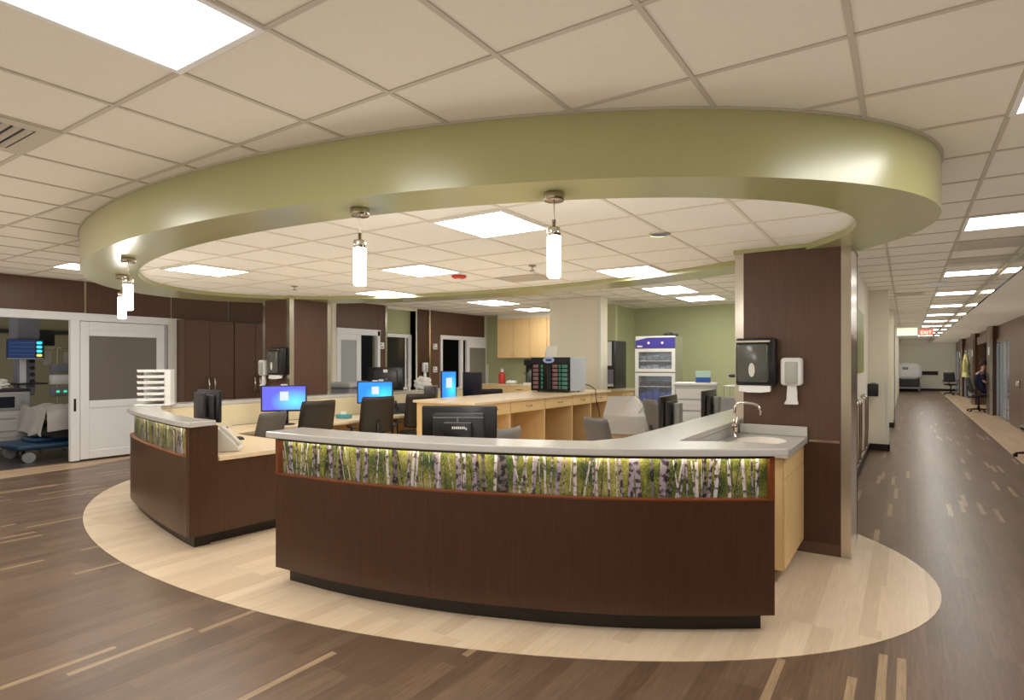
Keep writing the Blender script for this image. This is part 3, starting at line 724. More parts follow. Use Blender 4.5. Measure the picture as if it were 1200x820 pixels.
# ------------------------------------------------------------------ chairs (front of chair faces +Y)
def make_chair(name, back, label, seat_z=.48, arms=True, bh=.64):
    t = thing(name, label, 'chair')
    R = Matrix.Rotation(math.radians(14), 4, 'X')
    MB().pad(.49, bh, .065, .045, .035, nx=16, ny=16, M=Matrix.Translation((0, -.28, seat_z+.1+bh/2)) @ R, taper=.04, e=14).build('backrest', back, t)
    MB().pad(.50, .48, .09, .1, 0, M=Matrix.Translation((0, .0, seat_z)) @ Matrix.Rotation(PI/2, 4, 'X')).build('seat', back, t)
    MB().tube([(0, -.1, seat_z-.06), (0, -.27, seat_z-.05), (0, -.31, seat_z+.06), (0, -.31, seat_z+.3)], .02, 8).build('back_bracket', M['black'], t)
    MB().cyl((0, 0, .12), .028, seat_z-.17, 14).cyl((0, 0, .06), .04, .12, 14).box((-.1, -.1, seat_z-.06), (.1, .1, seat_z-.035)).build('gas_post', M['black'], t)
    for k in range(5):
        a = 2*PI*k/5+.3; c, s = math.cos(a), math.sin(a)
        lg = MB().tube([(0, 0, .1), (.16*c, .16*s, .09), (.31*c, .31*s, .065)], .02, 8, radii=[.028, .024, .016]).build('leg', M['black'], t)
        Mx = Matrix.Translation((.31*c, .31*s, .03)) @ Matrix.Rotation(a+.6, 4, 'Z')
        MB().cyl((-.022, 0, 0), .029, .018, 14, M=Mx, axis='x').cyl((.006, 0, 0), .029, .018, 14, M=Mx, axis='x').cyl((0, 0, .0), .008, .04, 8, M=Mx).build('caster', M['black'], lg)
    if arms:
        for sx in (-1, 1):
            MB().tube([(sx*.2, 0, seat_z-.04), (sx*.29, 0, seat_z-.02), (sx*.3, -.02, seat_z+.1), (sx*.3, -.03, seat_z+.19)], .014, 8).rbox((sx*.3-.04, -.16, seat_z+.19), (sx*.3+.04, .12, seat_z+.22), .018).build('armrest', M['black'], t)
    return t
def aim(dx, dy): return math.atan2(dy, dx)-PI/2      # rotation so the chair's front looks along (dx, dy)
GR = 'desk chairs inside the nursing station'
def seat_at(bx, by, fx, fy):
    """centre of a chair whose backrest stands at (bx, by) and which faces (fx, fy)"""
    l = math.hypot(fx, fy); return (bx+.3*fx/l, by+.3*fy/l, 0), aim(fx, fy)
def place(o, bx, by, fx, fy):
    o.location, r_ = seat_at(bx, by, fx, fy); o.rotation_euler = (0, 0, r_); o['group'] = GR
def again(o, bx, by, fx, fy, label):
    l, r_ = seat_at(bx, by, fx, fy); return dup(o, l, r_, label, GR)
ch_d = make_chair('desk_chair', M['leather_dark'], 'dark leather desk chair right of the violet blue screen, back towards us', .48, True, .55)
place(ch_d, -6.22, 4.72, -.9, .12)
again(ch_d, -6.27, 5.74, -.85, .4, 'dark leather desk chair in front of the second blue screen, back towards us')
again(ch_d, -6.29, 6.62, -.8, .5, 'dark leather desk chair cut off by the corner of the maple island')
again(ch_d, -6.35, 8.45, -.6, .8, 'desk chair of which only the top shows behind the maple island')
ch_g = make_chair('desk_chair.004', M['leather'], 'taupe leather desk chair tucked at the left worktop, under the violet blue screen', .45, False, .47)
place(ch_g, -6.33, 4.17, -.95, -.3)
again(ch_g, -2.79, 5.57, .5, .86, 'taupe leather desk chair alone in front of the island drawers')
ch_t = make_chair('desk_chair.006', M['leather'], 'taupe leather desk chair behind the black monitor beside the plastic wrapped bin', .48, False, .55)
place(ch_t, -2.81, 7.22, .72, .69)
ch_l = make_chair('desk_chair.007', M['leather_light'], 'pale grey desk chair half hidden right behind the big black monitor', .44, False, .44)
place(ch_l, -3.22, 4.59, -.95, -.1)
again(ch_l, -2.2, 8.7, -.2, -.98, 'pale grey desk chair showing between the last monitor and the sink column').scale = (1.12, 1.12, 1.12)

# ------------------------------------------------------------------ monitors (screen faces -Y)
def make_monitor(label, scr, w=.53, h=.33, z=.16, name='computer_monitor', note=True, stand=True):
    t = thing(name, label, 'monitor')
    MB().rbox((-w/2, 0, z), (w/2, .03, z+h), .012, axis='y').build('housing', M['black'], t)
    MB().box((-w/2+.018, -.0015, z+.022), (w/2-.018, .0, z+h-.016)).build('screen', scr, t)
    if note: MB().box((-.05, -.003, z+h*.42), (.055, -.0016, z+h*.76)).build('window_icon', M['note'], t)
    MB().rbox((-w*.34, .03, z+.04), (w*.34, .062, z+h-.05), .02, axis='y').build('rear_shell', M['black2'], t)
    if stand:
        MB().rbox((-.05, .06, .012), (.05, .085, z+h*.55), .01).build('stand_neck', M['black'], t)
        MB().lathe([(.13, 0), (.13, .008), (.1, .014), (.02, .016)], 28, M=Matrix.Translation((0, .06, 0)) @ Matrix.Diagonal((1, .75, 1, 1))).build('stand_base', M['black'], t)
    return t
MG = 'computer monitors on the worktops'
def put(o, x, y, z, rz): o.location = (x, y, z); o.rotation_euler = (0, 0, rz); o['group'] = MG; return o
def face(dx, dy): return math.atan2(dy, dx)+PI/2      # rotation so the screen looks along (dx, dy)
m1 = put(make_monitor('wide screen showing a violet blue desktop in front of the left column', M['screen'], .56, .345, .175), -6.93, 4.72, .777, face(.75, -.62))
MB().box((-.04, -.006, .52), (.04, .012, .535)).build('webcam', M['white'], m1)
m2 = put(make_monitor('screen showing a blue desktop half hidden by a dark chair back', M['screen2'], .54, .345, .185), -6.95, 6.3, .777, face(.7, -.75))
MB().box((-.04, -.006, .53), (.04, .012, .545)).build('webcam', M['white'], m2)
# front desk monitor seen from behind
m3 = put(make_monitor('big black monitor seen from behind, standing on the front desk', M['screenoff'], .57, .36, .16, note=False), -2.87, 3.44, .752, face(-.5, .87))
MB().box((-.19, .063, .43), (.19, .068, .438)).build('vent_slot', M['grey'], m3)
MB().rbox((-.11, .06, .13), (.11, .1, .40), .015, axis='y').build('mount_plate', M['black'], m3)
MB().box((-.005, .1, .4), (.004, .106, .445)).box((-.1, .1, .395), (.1, .106, .402)).build('cable_clip', M['grey'], m3)
mk = MB()
for k in range(7): mk.box((-.055+.0145*k, .1005, .352), (-.045+.0145*k, .1015, .37))
mk.box((-.07, .1005, .346), (-.06, .1015, .362)); mk.build('maker_mark', M['paper'], m3)
m4 = put(make_monitor('black monitor and stand seen edge on behind the left curved desk', M['screenoff'], .50, .345, .18, note=False), -6.42, 3.48, .777, face(.05, 1))
MB().rbox((-.1, .085, .05), (.1, .13, .5), .01, axis='y').build('mounted_computer', M['black2'], m4)
m5 = put(make_monitor('black monitor seen edge on on the side wing, nearer of the two', M['screenoff'], .52, .35, .18, note=False), -1.95, 5.42, .752, face(-1, -.05))
MB().rbox((-.06, .086, .1), (.06, .14, .46), .01, axis='y').build('mounted_computer', M['grey'], m5)
m6 = put(make_monitor('black monitor seen edge on on the side wing, in front of the white drawer cart', M['screenoff'], .52, .35, .18, note=False), -1.93, 6.72, .752, face(-1, 0))
MB().rbox((-.06, .086, .1), (.06, .14, .46), .01, axis='y').build('mounted_computer', M['grey'], m6)
put(make_monitor('upright screen with a bright blue desktop behind the island', M['screen2'], .28, .48, .2), -6.45, 7.45, .777, face(.85, -.4))
put(make_monitor('upright black screen right beside the bright blue one', M['screenoff'], .34, .46, .2, note=False), -6.22, 7.78, .777, face(.35, -.9))
m7 = put(make_monitor('dark monitor seen from behind on the far ledge with white stickers', M['screenoff'], .6, .4, .02, note=False), -7.62, 7.15, ZT+.002, face(-.6, .75))
MB().box((-.035, .0625, .33), (.035, .0635, .38)).box((.03, .0855, .16), (.11, .0865, .21)).box((.04, .0855, .08), (.1, .0865, .11)).box((-.2, .0305, .18), (-.16, .0315, .22)).build('sticker', M['paper'], m7)
t = thing('computer_tower', 'small black computer with pale top edge beside the upright blue screen', 'computer', (-6.85, 7.45, .777), aim(.6, -.8))
MB().rbox((-.1, -.2, 0), (.1, .2, .42), .01).build('case', M['black'], t); MB().box((-.102, -.19, .405), (.102, .19, .424)).build('lid', M['grey'], t)

# things on the left worktop
t = thing('desk_phone', 'white desk phone leaning up at the end of the left counter', 'phone', (-5.36, 3.08, .777), math.atan2(.75, .6)+PI/2)
MB().add([(-.1, -.1, 0), (.1, -.1, 0), (.1, .11, 0), (-.1, .11, 0), (-.1, -.1, .03), (.1, -.1, .03), (.1, .07, .22), (-.1, .07, .22), (.1, .11, .2), (-.1, .11, .2)],
         [(0, 3, 2, 1), (0, 1, 5, 4), (4, 5, 6, 7), (7, 6, 8, 9), (9, 8, 2, 3), (0, 4, 7, 9, 3), (1, 2, 8, 6, 5)]).build('body', M['offwhite'], t, bevel=.008)
hs = MB().tube([(-.06, -.1, .055), (-.06, -.08, .09), (-.06, .02, .2), (-.06, .06, .235)], .022, 10, radii=[.026, .018, .018, .026]).build('handset', M['offwhite'], t)
MB().box((.0, .02, .185), (.07, .05, .215)).build('display', M['black2'], t)
kp = MB()
for i in range(3):
    for j in range(4): kp.box((.0+.025*i, -.07+.022*j, .068+.0235*j), (.016+.025*i, -.055+.022*j, .083+.0235*j))
kp.build('keypad', M['grey'], t)
t = thing('computer_keyboard', 'black keyboard lying on the left worktop', 'keyboard', (-6.1, 3.42, .776), aim(.85, -.5)+.2)
MB().rbox((-.21, -.07, 0), (.21, .07, .018), .008).build('case', M['black'], t)
kk = MB()
for i in range(14):
    for j in range(5): kk.box((-.2+.0285*i, -.06+.024*j, .018), (-.176+.0285*i, -.04+.024*j, .026))
kk.build('keys', M['black2'], t)
o = MB().ball((0, 0, .016), .035, sc=(.9, 1.5, .5)).build('computer_mouse', M['black'], loc=(-6.28, 3.62, .7785)); tag(o, 'black mouse on the left worktop behind the keyboard', 'mouse')
o = MB().tube([(math.cos(k*.4)*.09-7.28, math.sin(k*.4)*.12+4.15, .782+.012*k/8+(.05 if 4 < k < 12 else 0)) for k in range(17)], .004, 6).build('loose_cable', M['offwhite']); tag(o, 'pale loose cable coiled on the worktop under the back ledge', 'cable')
t = thing('tissue_box', 'small teal box on the worktop right of the first dark chair', 'box', (-7.0, 5.75, .776), .3)
MB().rbox((-.1, -.06, 0), (.1, .06, .06), .006).build('carton', mat('teal carton', (.08, .3, .33), .6), t); MB().box((-.04, -.03, .06), (.02, .03, .1)).build('tissue', M['paper'], t)
t = thing('computer_keyboard', 'black keyboard beside the second blue screen on the back worktop', 'keyboard', (-6.85, 6.85, .776), aim(.8, -.5))
MB().rbox((-.2, -.07, 0), (.2, .07, .018), .008).build('case', M['black'], t)
t = thing('desk_phone', 'black desk phone right of the second blue screen', 'phone', (-7.12, 7.0, .776), aim(-.8, .5))
MB().add([(-.1, -.1, 0), (.1, -.1, 0), (.1, .11, 0), (-.1, .11, 0), (-.1, -.1, .03), (.1, -.1, .03), (.1, .09, .14), (-.1, .09, .14)], [(0, 3, 2, 1), (0, 1, 5, 4), (4, 5, 6, 7), (7, 6, 2, 3), (0, 4, 7, 3), (1, 2, 6, 5)]).build('body', M['black2'], t)
MB().tube([(-.06, -.09, .07), (-.06, 0, .12), (-.06, .08, .17)], .02, 8).build('handset', M['black'], t)
# letter tray on left counter
t = thing('letter_tray', 'white five tier letter tray standing on the left curved counter', 'tray', (-7.47, 3.42, ZT), aim(-.75, .66)+.12)
MB().rbox((-.2, -.16, 0), (.17, .16, .02), .01).build('base', M['white'], t)
MB().box((.1, -.14, .02), (.16, .14, .42)).box((-.15, .12, .02), (.1, .14, .42)).build('frame', M['white'], t)
for k in range(6):
    z = .06+.066*k
    MB().add([(-.16, -.15, z), (.1, -.15, z), (.1, .12, z+.004), (-.16, .12, z+.004), (-.17, -.15, z+.032), (.1, -.15, z+.032), (.1, -.14, z+.032), (-.17, -.14, z+.032), (-.16, -.14, z+.006), (.1, -.14, z+.006)],
             [(0, 1, 5, 4), (4, 5, 6, 7), (7, 6, 9, 8), (8, 9, 2, 3), (0, 3, 2, 1), (0, 4, 7, 8, 3)]).build('shelf', M['white'], t)
# ledge things
t = thing('linen_hamper', 'grey lidded hamper standing behind the back ledge right of the column', 'hamper', (-8.35, 7.1, 0), .15)
MB().rbox((-.33, -.5, .1), (.33, .5, 1.16), .03).build('tub', M['grey'], t); MB().rbox((-.35, -.52, 1.16), (.35, .52, 1.25), .03).build('lid', mat('pale grey lid', (.45, .46, .45), .5), t)
for sx in (-1, 1):
    for sy in (-1, 1): MB().cyl((sx*.26-.02, sy*.4, .05), .05, .04, 12, axis='x').build('caster', M['black'], t)
MB().box((.3, .3, 1.252), (.36, .46, 1.30)).build('latch', M['white'], t)
def crumple(name, w, d, h, seed, m_):
    r = random.Random(seed); bm = bmesh.new(); bmesh.ops.create_icosphere(bm, subdivisions=4, radius=1)
    for v in bm.verts:
        k = 1+.14*math.sin(5*v.co.x+seed)*math.sin(6*v.co.y+1)+.1*math.sin(11*v.co.z+3*v.co.x)+r.uniform(-.03, .03)
        v.co = Vector((v.co.x*w*k, v.co.y*d*k, max(-.75, v.co.z)*h*k))
        if v.co.z < -.72*h: v.co.z = -.72*h
    for f in bm.faces: f.smooth = True
    me = bpy.data.meshes.new(name); bm.to_mesh(me); bm.free(); me.materials.append(m_)
    o = bpy.data.objects.new(name, me); COL.objects.link(o); return o
o = crumple('plastic_bag', .17, .12, .14, 3, M['paper']); o.location = (-7.6, 8.05, ZT+.102); tag(o, 'crumpled white bag on the far ledge before the dark post', 'bag')
t = thing('sanitizer_bottle', 'small white pump bottle on the far ledge beside the dark monitor', 'bottle', (-7.58, 7.66, ZT))
MB().lathe([(.03, 0), (.033, .01), (.033, .1), (.012, .13), (.012, .15)], 16).build('body', M['white'], t); MB().cyl((0, 0, .15), .006, .04, 8).box((-.01, -.04, .185), (.01, .01, .198)).build('pump', M['white'], t)
t = thing('marker_bottle', 'small bottle with yellow label on the ledge end of the hamper', 'bottle', (-7.6, 6.62, ZT))
MB().cyl((0, 0, 0), .03, .1, 14).build('body', M['black2'], t); MB().cyl((0, 0, .1), .028, .07, 14).build('label_band', M['ylw'], t)

# ------------------------------------------------------------------ left wall: sliding door, wardrobes, patient room
d = MB(); o = d.box((XL-.1, 1.2, 2.27), (XL+.06, 5.3, 2.39)).build('door_1', M['alu']); struct(o, 'pale sliding door set of the patient room')
MB().box((XL-.03, 3.86, .03), (XL+.05, 3.98, 2.27)).build('door_jamb', M['alu'], o)
dl = MB(); y0, y1 = 3.99, 5.26; xx = (XL+.0, XL+.045)
dl.box((xx[0], y0, .04), (xx[1], y0+.12, 2.26)); dl.box((xx[0], y1-.14, .04), (xx[1], y1, 2.26)); dl.box((xx[0], y0+.12, 2.03), (xx[1], y1-.14, 2.26))
dl.box((xx[0], y0+.12, .86), (xx[1], y1-.14, .98)); dl.box((xx[0], y0+.12, .04), (xx[1], y1-.14, .17))
dl.build('door_frame', M['alu'], o, bevel=.006)
MB().box((XL+.012, y0+.12, .98), (XL+.024, y1-.14, 2.03)).build('door_pane', M['frost'], o)
MB().box((XL+.01, y0+.12, .17), (XL+.03, y1-.14, .86)).build('door_panel', M['alu'], o)
MB().box((XL+.045, y0+.0, 2.12), (XL+.06, y1-.02, 2.16)).build('door_rail', M['alu'], o)
MB().box((XL+.05, 3.9, .82), (XL+.056, 3.93, 1.02)).build('door_lock', M['black'], o)
MB().box((XL+.045, y1-.02, .04), (XL+.06, y1+.02, 2.26)).build('door_edge_strip', mat('darker aluminium', (.4, .4, .4), .35), o)
struct(MB().box((XL, 5.3, 0), (XL+.05, 5.45, 2.39)).build('door_1_frame', M['offwhite']))
# wardrobes
for k, (a, b_) in enumerate(((5.46, 6.36), (6.37, 7.22))):
    t = thing('wardrobe', ['tall dark wood wardrobe right of the sliding door', 'tall dark wood wardrobe half behind the left column'][k], 'wardrobe', (XL, 0, 0), 0, 'dark wood wardrobes on the left wall')
    MB().box((.002, a, 0), (.30, b_, 2.37)).build('carcass', M['dark2'], t)
    mdl = (a+b_)/2 if k else 5.9
    for q, (p, s_) in enumerate(((a+.006, mdl-.004), (mdl+.004, b_-.006))):
        dr = MB().box((.301, p, .1), (.32, s_, 2.36)).build('door', M['dark2'], t, bevel=.002)
        hy = s_-.05 if q == 0 else p+.05
        MB().tube([(.32, hy, 1.02), (.39, hy, 1.05), (.41, hy, 1.17), (.39, hy, 1.29), (.32, hy, 1.32)], .014, 8).build('handle', M['chrome'], dr)
# patient room shell
w = MB(); w.box((-15.6, 1.0, 0), (-15.5, 6.6, ZC)); w.box((-15.5, 1.0, 0), (XL-.2, 1.1, ZC)); w.box((-15.5, 6.5, 0), (XL-.2, 6.6, ZC))
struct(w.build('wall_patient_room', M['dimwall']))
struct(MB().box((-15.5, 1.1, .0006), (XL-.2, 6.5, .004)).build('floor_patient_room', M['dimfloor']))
struct(MB().box((-15.48, 1.5, 2.2), (-15.44, 6.4, 2.28)).build('trim_6', M['black2']), 'dark rail on the patient room wall')
# boom column with patient monitor
t = thing('equipment_boom', 'grey ceiling mounted equipment column in the patient room', 'equipment', (-13.6, 4.0, 0))
MB().box((-.2, -.17, 2.02), (.2, .17, ZC)).box((-.12, -.13, 1.0), (.12, .13, 2.02)).build('column', M['boomgrey'], t, bevel=.03)
MB().box((.12, -.1, 1.0), (.16, -.02, 1.85)).build('service_rail', M['alu'], t)
for k in range(5): MB().cyl((.12, .07, 1.26+.12*k), .035, .05, 12, axis='x').build('gas_outlet', M['black2'], t)
MB().box((-.3, -.45, 1.2), (.3, .25, 1.23)).build('shelf', M['black2'], t)
t = thing('patient_monitor', 'lit patient monitor with blue traces on the room column', 'monitor', (-13.1, 3.87, 1.65), PI/2-.25)
MB().rbox((-.25, 0, 0), (.25, .09, .36), .02, axis='y').build('housing', M['black2'], t)
MB().box((-.235, -.003, .035), (.13, 0, .345)).build('trace_screen', M['trace'], t)
for k in range(4): MB().box((-.21, -.006, .08+.07*k), (.11, -.004, .088+.07*k)).build('trace_line', mat('trace blue', (0, .1, .2), .4, emit=(.03, .22, .45), es=.15), t)
for k, c in enumerate(('ylw', 'cyan', 'cyan', 'cyan')): MB().rbox((.145, -.005, .05+.074*k), (.225, -.002, .10+.074*k), .02, axis='y').build('reading', M[c], t)
MB().box((-.24, -.004, .005), (.24, -.001, .028)).build('lower_edge', M['bluegrey'], t)
t = thing('side_monitor', 'small dark screen on an arm right of the lit patient monitor', 'monitor', (-13.9, 4.38, 1.92), PI/2)
MB().rbox((-.17, 0, 0), (.17, .06, .3), .01, axis='y').build('housing', M['black'], t); MB().tube([(0, .05, .16), (0, .16, .16), (.1, .2, .2)], .02, 8).build('arm', M['grey'], t)
# infusion rack
t = thing('infusion_stand', 'infusion stand with pumps and bags behind the patient bed', 'equipment', (-13.2, 4.36, 0))
MB().cyl((0, 0, .1), .015, 1.75, 10).build('pole', M['chrome'], t)
MB().tube([(-.15, 0, 1.85), (0, 0, 1.87), (.15, 0, 1.85)], .008, 8).tube([(0, -.15, 1.85), (0, 0, 1.87), (0, .15, 1.85)], .008, 8).build('hook_bar', M['chrome'], t)
for k in range(5):
    a = 2*PI*k/5; MB().tube([(0, 0, .12), (.3*math.cos(a), .3*math.sin(a), .06)], .014, 8).ball((.3*math.cos(a), .3*math.sin(a), .035), .03).build('foot', M['grey'], t)
for z, c in ((.98, 'boomgrey'), (1.2, 'alu'), (1.4, 'boomgrey')): MB().rbox((-.02, -.12, z), (.16, .12, z+.17), .015).build('pump', M[c], t)
for y in (-.15, .15): MB().rbox((-.04, y-.06, 1.55), (.04, y+.06, 1.8), .02).build('fluid_bag', M['clearbag'], t)
for y in (-.05, .06): MB().box((.16, y-.02, 1.05), (.165, y+.03, 1.09)).build('indicator', mat('green lamp', (0, .2, .1), .4, emit=(.05, .6, .3), es=.7), t)
o = MB().rbox((-.1, -.18, 0), (.1, .18, .45), .05).build('ventilator_head', M['boomgrey'], loc=(-13.15, 4.78, 1.55)); tag(o, 'grey rounded device head hanging beside the infusion stand', 'equipment')
# cart
t = thing('equipment_cart', 'white medical cart with small screen and drawers in the patient room', 'cart', (-13.0, 3.5, 0), PI/2); t.scale = (.8, .75, 1.16)
MB().rbox((-.42, -.28, .12), (.42, .28, .95), .03).build('body', mat('cart white', (.45, .43, .4), .5), t)
MB().rbox((-.44, -.3, .95), (.44, .3, .99), .02).build('top', M['black2'], t)
MB().rbox((-.4, -.31, .68), (.42, -.27, .92), .02, axis='y').build('control_panel', mat('panel grey', (.3, .3, .3), .4), t)
MB().box((-.12, -.315, .72), (.16, -.31, .88)).build('screen', M['screenoff'], t)
MB().cyl((-.28, -.32, .8), .05, .012, 16, axis='y').build('alarm_knob', M['red'], t); MB().cyl((.28, -.32, .8), .03, .012, 16, axis='y').build('dial', M['grey'], t)
for z in (.48, .3):
    dr = MB().box((-.35, -.295, z), (.35, -.281, z+.15)).build('drawer', mat('drawer white', (.42, .4, .38), .5), t); MB().box((-.18, -.303, z+.07), (.18, -.296, z+.09)).build('handle', M['grey'], dr)
for sx in (-1, 1):
    for sy in (-1, 1): MB().cyl((sx*.33-.02, sy*.2, .06), .06, .04, 14, axis='x').build('caster', M['black2'], t)
o = crumple('supply_pile', .15, .2, .1, 5, M['paper']); o.location = (-13.0, 3.42, 1.222); tag(o, 'pile of white packets on top of the medical cart', 'supplies')
# bed
t = thing('hospital_bed', 'patient bed with white sheet and blue wheeled base', 'bed', (-12.2, 4.72, 0), 0)
MB().rbox((-.5, -1.35, .2), (.45, 1.4, .29), .04).rbox((-.3, -1.1, .29), (.25, 1.2, .36), .04).build('base', M['bluecart'], t)
MB().box((-.45, -.5, .36), (.4, 1.4, .52)).build('lift_frame', M['black2'], t)
MB().pad(1.0, 2.2, .22, .06, M=Matrix.Translation((0, .45, .68)) @ Matrix.Rotation(PI/2, 4, 'X')).build('mattress', M['linen'], t)
sh = MB(); nx, ny = 14, 20; vs = []
for j in range(ny+1):
    for i in range(nx+1):
        a = -1+2*i/nx; y = -.62+2.0*j/ny; k = .04*math.sin(9*a+3*y)+.03*math.sin(13*y)
        if abs(a) > .72: x = math.copysign(.52+.02*math.sin(9*y), a); z = .82-(abs(a)-.72)/.28*.34+k*.3
        else: x = a/.72*.52; z = .84+k
        vs.append((x, y, z))
sh.add(vs, [(j*(nx+1)+i, j*(nx+1)+i+1, (j+1)*(nx+1)+i+1, (j+1)*(nx+1)+i) for j in range(ny) for i in range(nx)], 0, True)
sh.build('sheet', M['linen'], t)
bl = crumple('blanket', .42, .7, .16, 9, M['greyblanket']); bl.parent = t; bl.location = (0, .75, .95)
fo = MB(); vs = []
for j_ in range(9):
    for i_ in range(21):
        a = -1+i_/10; vs.append((a*.54, -.64-.05*(j_/8)+.025*math.sin(8*a+j_*.5)*(j_/8), .86-.44*(j_/8)-.03*math.cos(5*a)))
fo.add(vs, [(j_*21+i_, (j_+1)*21+i_, (j_+1)*21+i_+1, j_*21+i_+1) for j_ in range(8) for i_ in range(20)], 0, True); fo.build('sheet_drape', M['linen'], t)
MB().tube([(.5, .0, .5), (.53, 0, .95), (.53, .9, .95), (.5, .9, .5)], .02, 8).tube([(.53, .3, .52), (.53, .3, .94)], .012, 6).tube([(.53, .6, .52), (.53, .6, .94)], .012, 6).build('side_rail', mat('rail white', (.45, .44, .42), .5), t)
for c_ in t.children:
    if c_.name.split('.')[0] in ('lift_frame', 'mattress', 'sheet', 'sheet_drape', 'blanket', 'side_rail'): c_.location.y -= .38
for sx in (-1, 1):
    for y in (-1.2, 1.25): MB().cyl((sx*.42-.03, y, .085), .083, .06, 20, axis='x').build('caster', M['grey'], t)
# curtain by the door
c = MB(); vs = []
for j in range(2):
    for i in range(40): vs.append((-11.6+.05*math.sin(i*1.3), 4.62+.012*i, .3+2.2*j))
c.add(vs, [(i, i+1, 41+i, 40+i) for i in range(39)], 0, True)
tag(c.build('privacy_curtain', M['dimwall']), 'ochre curtain hanging inside the patient room by the sliding door', 'curtain')

# far-left doors and niche window
o = MB().box((-10.2, 8.1, 2.2), (-10.06, 9.28, 2.33)).build('door_2', M['alu']); struct(o, 'glazed sliding door right of the left column')
f = MB(); f.box((-10.14, 8.1, .03), (-10.08, 8.2, 2.2)); f.box((-10.14, 8.62, .03), (-10.08, 8.74, 2.2)); f.box((-10.14, 8.2, 2.08), (-10.08, 8.62, 2.2)); f.box((-10.14, 8.2, .03), (-10.08, 8.62, .16)); f.box((-10.14, 9.2, 0), (-10.06, 9.27, 2.3))
f.build('door_frame', M['alu'], o); MB().box((-10.12, 8.2, .16), (-10.1, 8.62, 2.08)).build('door_pane', mat('pale frosted glass', (.36, .38, .37), .3), o)
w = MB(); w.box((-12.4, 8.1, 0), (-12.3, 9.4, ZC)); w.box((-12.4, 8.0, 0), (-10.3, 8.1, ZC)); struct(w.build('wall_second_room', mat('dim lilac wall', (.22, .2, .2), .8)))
t = thing('second_room_chair', 'dark high backed chair inside the room right of the column', 'chair', (-10.9, 8.95, 0), PI/2)
MB().pad(.5, .9, .1, .1, .04, M=Matrix.Translation((0, -.25, 1.1))).build('backrest', M['black2'], t); MB().rbox((-.3, -.3, .5), (.3, .3, .7), .05).build('seat', M['black2'], t)
MB().box((-.25, -.25, 0), (.25, .25, .5)).build('base', M['black'], t)
o = MB().box((-10.36, 9.42, 2.2), (-10.26, 10.46, 2.28)).build('window_1', M['white']); struct(o, 'dark interior window in the sage niche')
MB().box((-10.36, 9.42, .95), (-10.26, 9.47, 2.2)).box((-10.36, 10.36, .95), (-10.26, 10.46, 2.2)).box((-10.36, 9.42, .95), (-10.26, 10.46, 1.0)).box((-10.34, 10.27, .95), (-10.28, 10.31, 2.2)).build('window_frame', M['white'], o)
MB().box((-10.32, 9.47, 1.0), (-10.3, 10.36, 2.2)).build('window_pane', M['darkglass'], o)
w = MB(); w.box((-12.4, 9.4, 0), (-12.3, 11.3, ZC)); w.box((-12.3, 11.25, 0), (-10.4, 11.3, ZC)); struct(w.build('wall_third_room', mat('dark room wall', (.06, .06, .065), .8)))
struct(MB().box((-12.3, 9.9, 0), (-12.26, 10.5, 2.1)).build('door_third_room', M['maple']))
o = MB().box((-10.2, 11.3, 2.2), (-10.05, 13.18, 2.3)).build('door_3', M['alu']); struct(o, 'sliding door at the far end of the left wall')
f = MB(); f.box((-10.12, 11.3, 0), (-10.05, 11.37, 2.2)); f.box((-10.12, 12.08, 0), (-10.06, 12.2, 2.2)); f.box((-10.1, 12.33, 0), (-10.04, 12.45, 2.2)); f.box((-10.1, 12.45, 2.0), (-10.04, 13.18, 2.2)); f.box((-10.1, 12.45, .9), (-10.04, 13.18, .98))
f.build('door_frame', M['alu'], o); MB().box((-10.08, 12.45, .1), (-10.06, 13.18, 2.0)).build('door_pane', mat('taupe frosted glass', (.22, .21, .18), .25), o)
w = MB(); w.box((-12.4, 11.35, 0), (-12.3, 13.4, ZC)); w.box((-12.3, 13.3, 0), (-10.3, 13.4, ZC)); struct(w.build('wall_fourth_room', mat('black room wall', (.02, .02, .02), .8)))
for k, (y, z) in enumerate(((9.32, 1.98), (9.32, 1.38), (11.1, 2.0), (11.1, 1.42))):
    t = thing('wall_sign', ['white square sign high on the post left of the niche window', 'white square sign low on the post left of the niche window', 'white square sign high on the post left of the far door', 'white square sign low on the post left of the far door'][k], 'sign', (-10.068, y, z), 0, 'small white signs on the dark posts')
    MB().box((0, -.07, -.07), (.01, .07, .07)).build('plate', M['white'], t); MB().box((.01, -.05, .01), (.0115, .0, .05)).box((.01, -.05, -.05), (.0115, .05, -.02)).build('print', M['grey'], t)
struct(MB().box((-10.1, 13.2, 0), (-10.03, 13.29, 1.55)).build('trim_7', M['offwhite']), 'pale corner guard at the end of the left wall')

# ------------------------------------------------------------------ far wall
GC = 'maple wall cabinets on the sage wall'
xs = [-9.46, -8.93, -8.4, -7.87, -7.35]
for k in range(2):
    t = thing('wall_cabinet', ['maple wall cabinet at the sage corner', 'maple wall cabinet next to the beige pillar'][k], 'cabinet', (0, 0, 0), 0, GC)
    a, b_ = xs[2*k], xs[2*k+2]-.005
    MB().box((a, YF-.35, 1.72), (b_, YF-.003, 2.78)).build('carcass', M['maple'], t)
    for q in range(2):
        p, s_ = xs[2*k+q]+.003, xs[2*k+q+1]-.008
        dr = MB().box((p, YF-.372, 1.725), (s_, YF-.351, 2.775)).build('door', M['maple'], t, bevel=.002)
        hx = s_-.04 if q == 0 else p+.04; MB().tube([(hx, YF-.372, 1.77), (hx, YF-.395, 1.79), (hx, YF-.395, 1.85), (hx, YF-.372, 1.87)], .005, 6).build('handle', M['nickel'], dr)
struct(MB().box((-9.46, YF-.36, 2.78), (-7.35, YF-.003, ZC)).build('ceiling_fascia', M['beige']))
t = thing('base_cabinet', 'maple counter along the sage wall under the wall cabinets', 'cabinet', (0, 0, 0))
